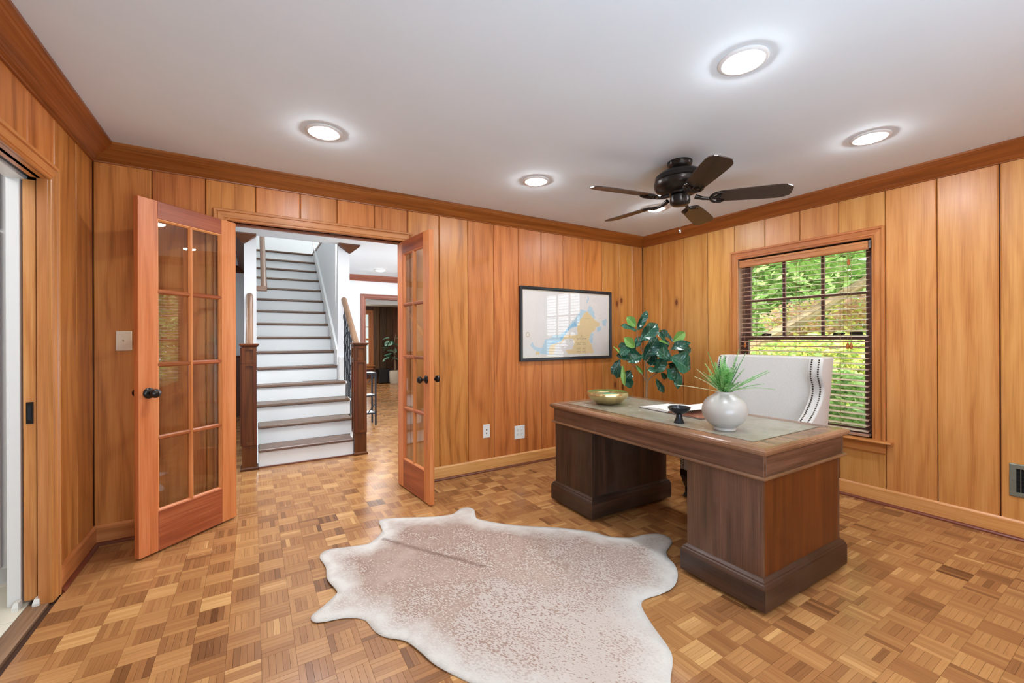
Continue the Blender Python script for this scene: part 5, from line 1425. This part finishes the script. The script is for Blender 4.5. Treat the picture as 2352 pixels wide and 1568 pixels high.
# left hall end: dark wainscot
wn_ = st('wall_hall_wainscot', 'dark wood wainscot at the left hall end', 'wainscot')
for k in range(9):
    xa = -1.99 + k * .211
    mb = MB(); mb.prism(plank_profile(xa, xa + .211), lambda t, a, o: (a, 8.2 - o, t), 0, .96); mb.build('board', M_DARKPANEL, wn_)
mb = MB(); mb.box(-2.0, -.09, 8.16, 8.2, .96, .99, grain=0, ch=.006); mb.build('cap_rail', M_NEWEL, wn_)
# hall lights: one in view, the hidden ones added to brighten the hall
for x, y, lb in ((1.868, 7.398, 'recessed light in the hall ceiling, seen past the right french door'), (2.9, 5.0, 'added hall light hidden above the right door'), (.45, 4.4, 'added hall light hidden above the stair foot'), (-1.0, 6.3, 'added hall light hidden at the left')):
    ceiling_light(x, y, ZC, lb, M_LENSH, 'recessed lights in the hall ceiling')
# console table
ct = empty('console_table', (1.31, 6.42, 0), 0, 'slim black metal console table with glass shelves behind the right newel post', 'table')
for sx in (-.2, .2):
    for sy in (-.16, .06):
        mb = MB(); mb.box(sx - .011, sx + .011, sy - .011, sy + .011, 0, .742); mb.build('leg', M_IRON, ct)
for z, t in ((.742, .022), (.42, .018), (.165, .018)):
    mb = MB()
    mb.box(-.212, .212, -.172, -.15, z, z + t); mb.box(-.212, .212, .05, .072, z, z + t); mb.box(-.212, -.19, -.15, .05, z, z + t); mb.box(.19, .212, -.15, .05, z, z + t)
    fr_ = mb.build('shelf_frame', M_IRON, ct)
    mb = MB(); mb.box(-.19, .19, -.15, .05, z + t - .006, z + t); mb.build('shelf_panel', M_WHITE, fr_)
for (za, zb) in ((.742, .62), (.32, .183)):
    mb = MB(); mb.tube([(.2, -.16, za), (.09, -.16, zb)], .006, 6); mb.build('brace', M_IRON, ct)

# far room: dark panelling, window, potted plant
fw_ = st('wall_far_room', 'dark plank wall of the far room', 'wall')
mb = MB(); mb.box(1.2, 4.2, 12.32, 12.42, 0, 2.4); mb.box(1.1, 1.2, 8.34, 12.42, 0, 2.4); mb.box(4.2, 4.3, 8.34, 12.42, 0, 2.4); mb.build('backing', M_NEWEL, fw_)
xa = 2.905
edges_ = [1.2, 1.45, 1.7, 1.98]
for a, c in list(zip(edges_[:-1], edges_[1:])) + [(2.905 + k * .185, 3.09 + k * .185) for k in range(7)]:
    mb = MB(); mb.prism(plank_profile(a, c), lambda t, a_, o_: (a_, 12.32 - o_, t), 0, 2.2); mb.build('plank', M_DARKPANEL, fw_)
for a, c in ((1.98, 2.29), (2.29, 2.6), (2.6, 2.905)):
    for z0_, z1_ in ((0, .42), (2.06, 2.2)):
        mb = MB(); mb.prism(plank_profile(a, c), lambda t, a_, o_: (a_, 12.32 - o_, t), z0_, z1_); mb.build('plank', M_DARKPANEL, fw_)
mb = MB(); mb.box(1.1, 4.3, 8.3, 12.42, 2.17, 2.3)
tag(mb.build('ceiling_far_room', M_BEIGE), 'low beige ceiling of the far room', 'ceiling', kind='structure')
run('trim_18', base_prof, lambda t, o, z: (t, 12.3 - o, z), 1.2, 4.2, M_CASE, 'orange baseboard of the far room', 'baseboard')
w2 = empty('window_2', (0, 0, 0), 0, 'far room window with orange casing, beyond the hall opening', 'window', kind='structure')
casing(w2, lambda a, z, o: (a, 12.3 - o, z), 2.06, 2.827, .5, 1.99, M_CASE, bottom=.5)
mb = MB(); mb.box(1.96, 2.94, 12.22, 12.31, .475, .5, grain=0, ch=.004); mb.build('stool', M_CASE, w2)
mb = MB(); mb.box(2.0, 2.9, 12.275, 12.3, .39, .475, grain=0, ch=.004); mb.build('apron', M_CASE, w2)
for bx in ((2.06, 2.11, .5, 1.99), (2.775, 2.827, .5, 1.99), (2.11, 2.775, 1.94, 1.99), (2.11, 2.775, 1.22, 1.27), (2.11, 2.775, .5, .55), (2.11, 2.775, 1.58, 1.6)):
    mb = MB(); mb.box(bx[0], bx[1], 12.29, 12.32, bx[2], bx[3]); mb.build('sash_bar', M_CASE, w2)
M_PANEGLOW = emis('pane_glow_for_daylight', (.55, .8, .8, 1), .55)  # panes glow by themselves in place of daylight outside
for za, zb in ((.55, 1.22), (1.27, 1.58), (1.6, 1.94)):
    mb = MB(); mb.box(2.11, 2.775, 12.305, 12.31, za, zb); mb.build('pane', M_PANEGLOW, w2)
pl2 = empty('rubber_plant', (3.40, 11.85, 0), 0, 'leafy rubber plant in a white woven basket in the far room', 'plant')
mb = MB(); mb.lathe([(0, .002), (.14, .002), (.155, .05), (.16, .3), (.15, .36), (.14, .36), (.14, .3), (0, .3)], 24); mb.build('basket', M_BASKET, pl2, smooth=True)
mb = MB(); mb.tube([(0, 0, .3), (.0, 0, .7), (-.03, 0, 1.1), (.02, 0, 1.4)], [.018, .015, .011, .006], 8); mb.build('stem', M_BARK, pl2, smooth=True)
mb = MB(); mb.tube([(0, 0, .75), (-.1, -.02, 1.0), (-.2, -.03, 1.22)], [.011, .009, .005], 8); mb.build('stem', M_BARK, pl2, smooth=True)
LR = leafmesh(M_RUBBER, .2, .25, .02, 8)
for k in range(26):
    a = random.uniform(0, 2 * math.pi) if k > 9 else math.pi + random.uniform(-1, 1)
    zc = random.uniform(.62, 1.3); bx = random.choice((0, -.1, -.16))
    o = inst('leaf', LR, pl2, (bx, 0, zc)); s_ = random.uniform(.17, .26)
    o.scale = (s_, s_ * .75, s_ * .7); o.rotation_euler = (random.uniform(-.9, .9), random.uniform(-.3, .9), a)
mb = MB(); mb.rectloft([(2.98, 3.3, 11.98, 12.25, .02), (2.98, 3.3, 11.98, 12.25, .36), (2.96, 3.32, 11.96, 12.27, .36), (2.96, 3.32, 11.96, 12.27, .4)])
for (x_, y_) in ((3.0, 12.0), (3.28, 12.0), (3.0, 12.23), (3.28, 12.23)): mb.box(x_ - .015, x_ + .015, y_ - .015, y_ + .015, 0, .03)
tag(mb.build('low_stand', M_BLACK), 'low black stand against the dark planks beside the rubber plant', 'stand')
area_light('far_room_window_light', (2.3, 12.1, 1.3), (0.1, -1, 0), .7, 1.3, 12, (0.95, 1.0, 1.0))
area_light('far_room_fill', (2.4, 10.2, 2.14), (0, 0.1, -1), .6, .6, 34, (1, .95, .88))  # fill added to brighten the far room, no lamp known there

# ------------------------------------------------------------------ garden outside the window
def ground_z(x, y): return -.45 + .02 * math.sin(x * .7 + y)
mb = MB(); n_ = 18
for i in range(n_):
    for j in range(n_):
        xs_ = [4.25 + 30 * (i + k) / n_ for k in (0, 1)]; yy_ = [-12 + 36 * (j + k) / n_ for k in (0, 1)]
        mb.face([(xs_[0], yy_[0], ground_z(xs_[0], yy_[0])), (xs_[1], yy_[0], ground_z(xs_[1], yy_[0])), (xs_[1], yy_[1], ground_z(xs_[1], yy_[1])), (xs_[0], yy_[1], ground_z(xs_[0], yy_[1]))])
tag(mb.build('lawn', M_LAWN, smooth=True), 'sunlit green lawn outside the window', 'lawn', kind='structure')
def foliage(parent, blobs, n, size, mats, name='foliage', flat=.6):
    """blobs: (x,y,z,rx,ry,rz) ellipsoids in the parent's frame"""
    vol = np.array([b[3] * b[4] * b[5] for b in blobs]) ** .67; pick = RNG.choice(len(blobs), n, p=vol / vol.sum())
    B = np.array(blobs)[pick]
    d = RNG.normal(size=(n, 3)); d /= np.linalg.norm(d, axis=1)[:, None]; r = RNG.uniform(.55, 1.0, n)[:, None]
    c = B[:, :3] + d * r * B[:, 3:]
    a = RNG.normal(size=(n, 3)); a[:, 2] *= flat; a /= np.linalg.norm(a, axis=1)[:, None]
    b_ = np.cross(a, RNG.normal(size=(n, 3))); b_ /= np.linalg.norm(b_, axis=1)[:, None]
    s = size * RNG.uniform(.6, 1.3, n)[:, None]
    v = np.stack([c - a * s, c - b_ * s * .5, c + a * s, c + b_ * s * .5], 1).reshape(-1, 3)
    me = bpy.data.meshes.new(name)
    me.from_pydata(v.tolist(), [], np.arange(4 * n).reshape(n, 4).tolist())
    at = me.attributes.new('tone', 'FLOAT', 'FACE'); at.data.foreach_set('value', RNG.random(n).astype(np.float32))
    for m in mats: me.materials.append(m)
    if len(mats) > 1: me.polygons.foreach_set('material_index', (RNG.random(n) * len(mats)).astype(np.int32))
    o = bpy.data.objects.new(name, me); COL.objects.link(o); o.parent = parent; o['kind'] = 'stuff'
    return o
def tree(name, x, y, trunks, blobs, n, size, mats, label, cat='tree', group=None, flat=.6):
    t = empty(name, (x, y, ground_z(x, y)), 0, label, cat, group)
    for pts, rd in trunks:
        mb = MB(); mb.tube(pts, rd, 9); mb.build('trunk', M_BARK, t, smooth=True)
    foliage(t, blobs, n, size, mats, flat=flat)
    return t
tree('leaning_tree', 8.3, 5.6, [([(0, 0, -.05), (-.05, -.25, .9), (0, -.55, 2.0), (.1, -.75, 2.9), (.3, -1.3, 4.0), (.5, -2, 5.2)], [.17, .15, .13, .12, .1, .06]), ([(0, -.2, 1.0), (.2, -.9, 1.5), (.4, -1.9, 2.15), (.6, -3.0, 2.9), (.7, -4.1, 3.3)], [.13, .12, .10, .08, .05]), ([(0, 0, .3), (.1, .25, 1.6), (.2, .4, 3.4)], [.08, .06, .04])],
     [(.3, -1.5, 4.2, 1.8, 2.6, 1.0), (.6, -3.6, 3.7, 1.4, 1.6, .8), (.2, .6, 3.6, 1.2, 1.4, .9), (.9, -2.2, 3.3, 1.2, 1.2, .5)], 8200, .085, [M_TREE1], 'grey leaning tree with green leaves behind the left window panes')
tree('yellow_maple', 7.6, 3.0, [([(0, 0, -.05), (.05, .05, .5), (-.1, .2, 1.1)], [.05, .04, .02]), ([(0, 0, .3), (.1, -.4, .9), (.15, -.8, 1.3)], [.035, .03, .015])],
     [(0, 0, 1.35, .9, 1.0, .42), (.1, -.6, 1.1, .8, .9, .45), (-.1, .7, 1.2, .7, .7, .4), (0, -.2, .9, .9, 1.2, .3)], 9500, .055, [M_TREE2, M_TREE2, M_TREE1], 'yellow-green mounded maple in the middle of the window view', flat=.25)
tree('pink_maple', 10.4, 4.3, [([(0, 0, -.05), (0, .1, .8), (.1, .1, 1.6)], [.05, .04, .02])],
     [(0, 0, 2.1, .7, 1.2, .45), (0, -1.1, 2.3, .6, .8, .35), (0, .3, 1.6, .6, .9, .5)], 4200, .06, [M_TREE3, M_TREE3, M_TREE2], 'pinkish maple foliage above the yellow mounded one', flat=.25)
tree('front_shrub', 5.5, 1.95, [([(0, 0, -.05), (0, .1, .5), (0, .1, .9)], [.03, .02, .01]), ([(0, 0, .1), (.1, .5, .6), (.1, .9, .8)], [.02, .015, .008])],
     [(0, 0, .95, .4, .45, .2), (.05, .3, .75, .4, .35, .22), (0, -.2, .6, .35, .3, .16), (.05, .2, 1.2, .35, .4, .16)], 2400, .045, [M_TREE4, M_TREE1], 'low green shrub close outside the window', 'shrub', flat=.25)
tree('side_shrub', 6.2, 4.5, [([(0, 0, -.05), (0, .1, .5), (0, .1, 1.0)], [.03, .02, .01])],
     [(0, 0, 1.0, .6, .7, .35), (0, .5, .7, .5, .6, .3), (0, -.6, .9, .5, .5, .3)], 3200, .05, [M_TREE4], 'darker green shrub beside the yellow maple', 'shrub', flat=.3)
GT = [(14.3, -3.2, 7, 'tall green tree at the right of the window view, far behind'), (14.4, 1.6, 8, 'tall green tree behind the yellow maple, far back'), (14.3, 6.4, 8, 'tall green tree behind the leaning trunk'),
      (14.6, 11.2, 8, 'tall green tree at the far left of the garden'), (19.2, -.8, 9, 'rearmost green tree at the right, in the second row'), (19.6, 4.0, 9.5, 'rearmost green tree in the middle, in the second row'), (19.2, 8.9, 9, 'rearmost green tree at the left, in the second row')]
hd = empty('hedge', (11.55, 4.0, -.45), 0, 'long green hedge along the back of the lawn', 'hedge')
foliage(hd, [(0, -6 + k * 1.2, 1.0 + .15 * (k % 3), .32, .9, 1.1) for k in range(14)], 12000, .10, [M_TREE4, M_TREE1])
for k in range(8):
    mb = MB(); mb.tube([(0, -5.5 + 1.7 * k, -.05), (.05, -5.4 + 1.7 * k, .6), (0, -5.5 + 1.7 * k, 1.3)], [.05, .04, .02], 7); mb.build('trunk', M_BARK, hd, smooth=True)
for k, (x, y, h, lb) in enumerate(GT):
    tree('garden_tree', x, y, [([(0, 0, -.1), (.1, 0, h * .35), (0, .2, h * .7)], [.22, .17, .08])],
         [(0, 0, h * .62, 2.0, 2.3, h * .34), (-.3, -1.0, h * .45, 1.6, 1.3, h * .25), (-.3, 1.0, h * .42, 1.6, 1.3, h * .25), (-.5, 0, h * .2, 1.5, 2.2, h * .17)], 6500, .16, [M_TREE1, M_TREE4] if k % 2 else [M_TREE1], lb, group='trees at the back of the garden')

bpy.context.view_layer.update()
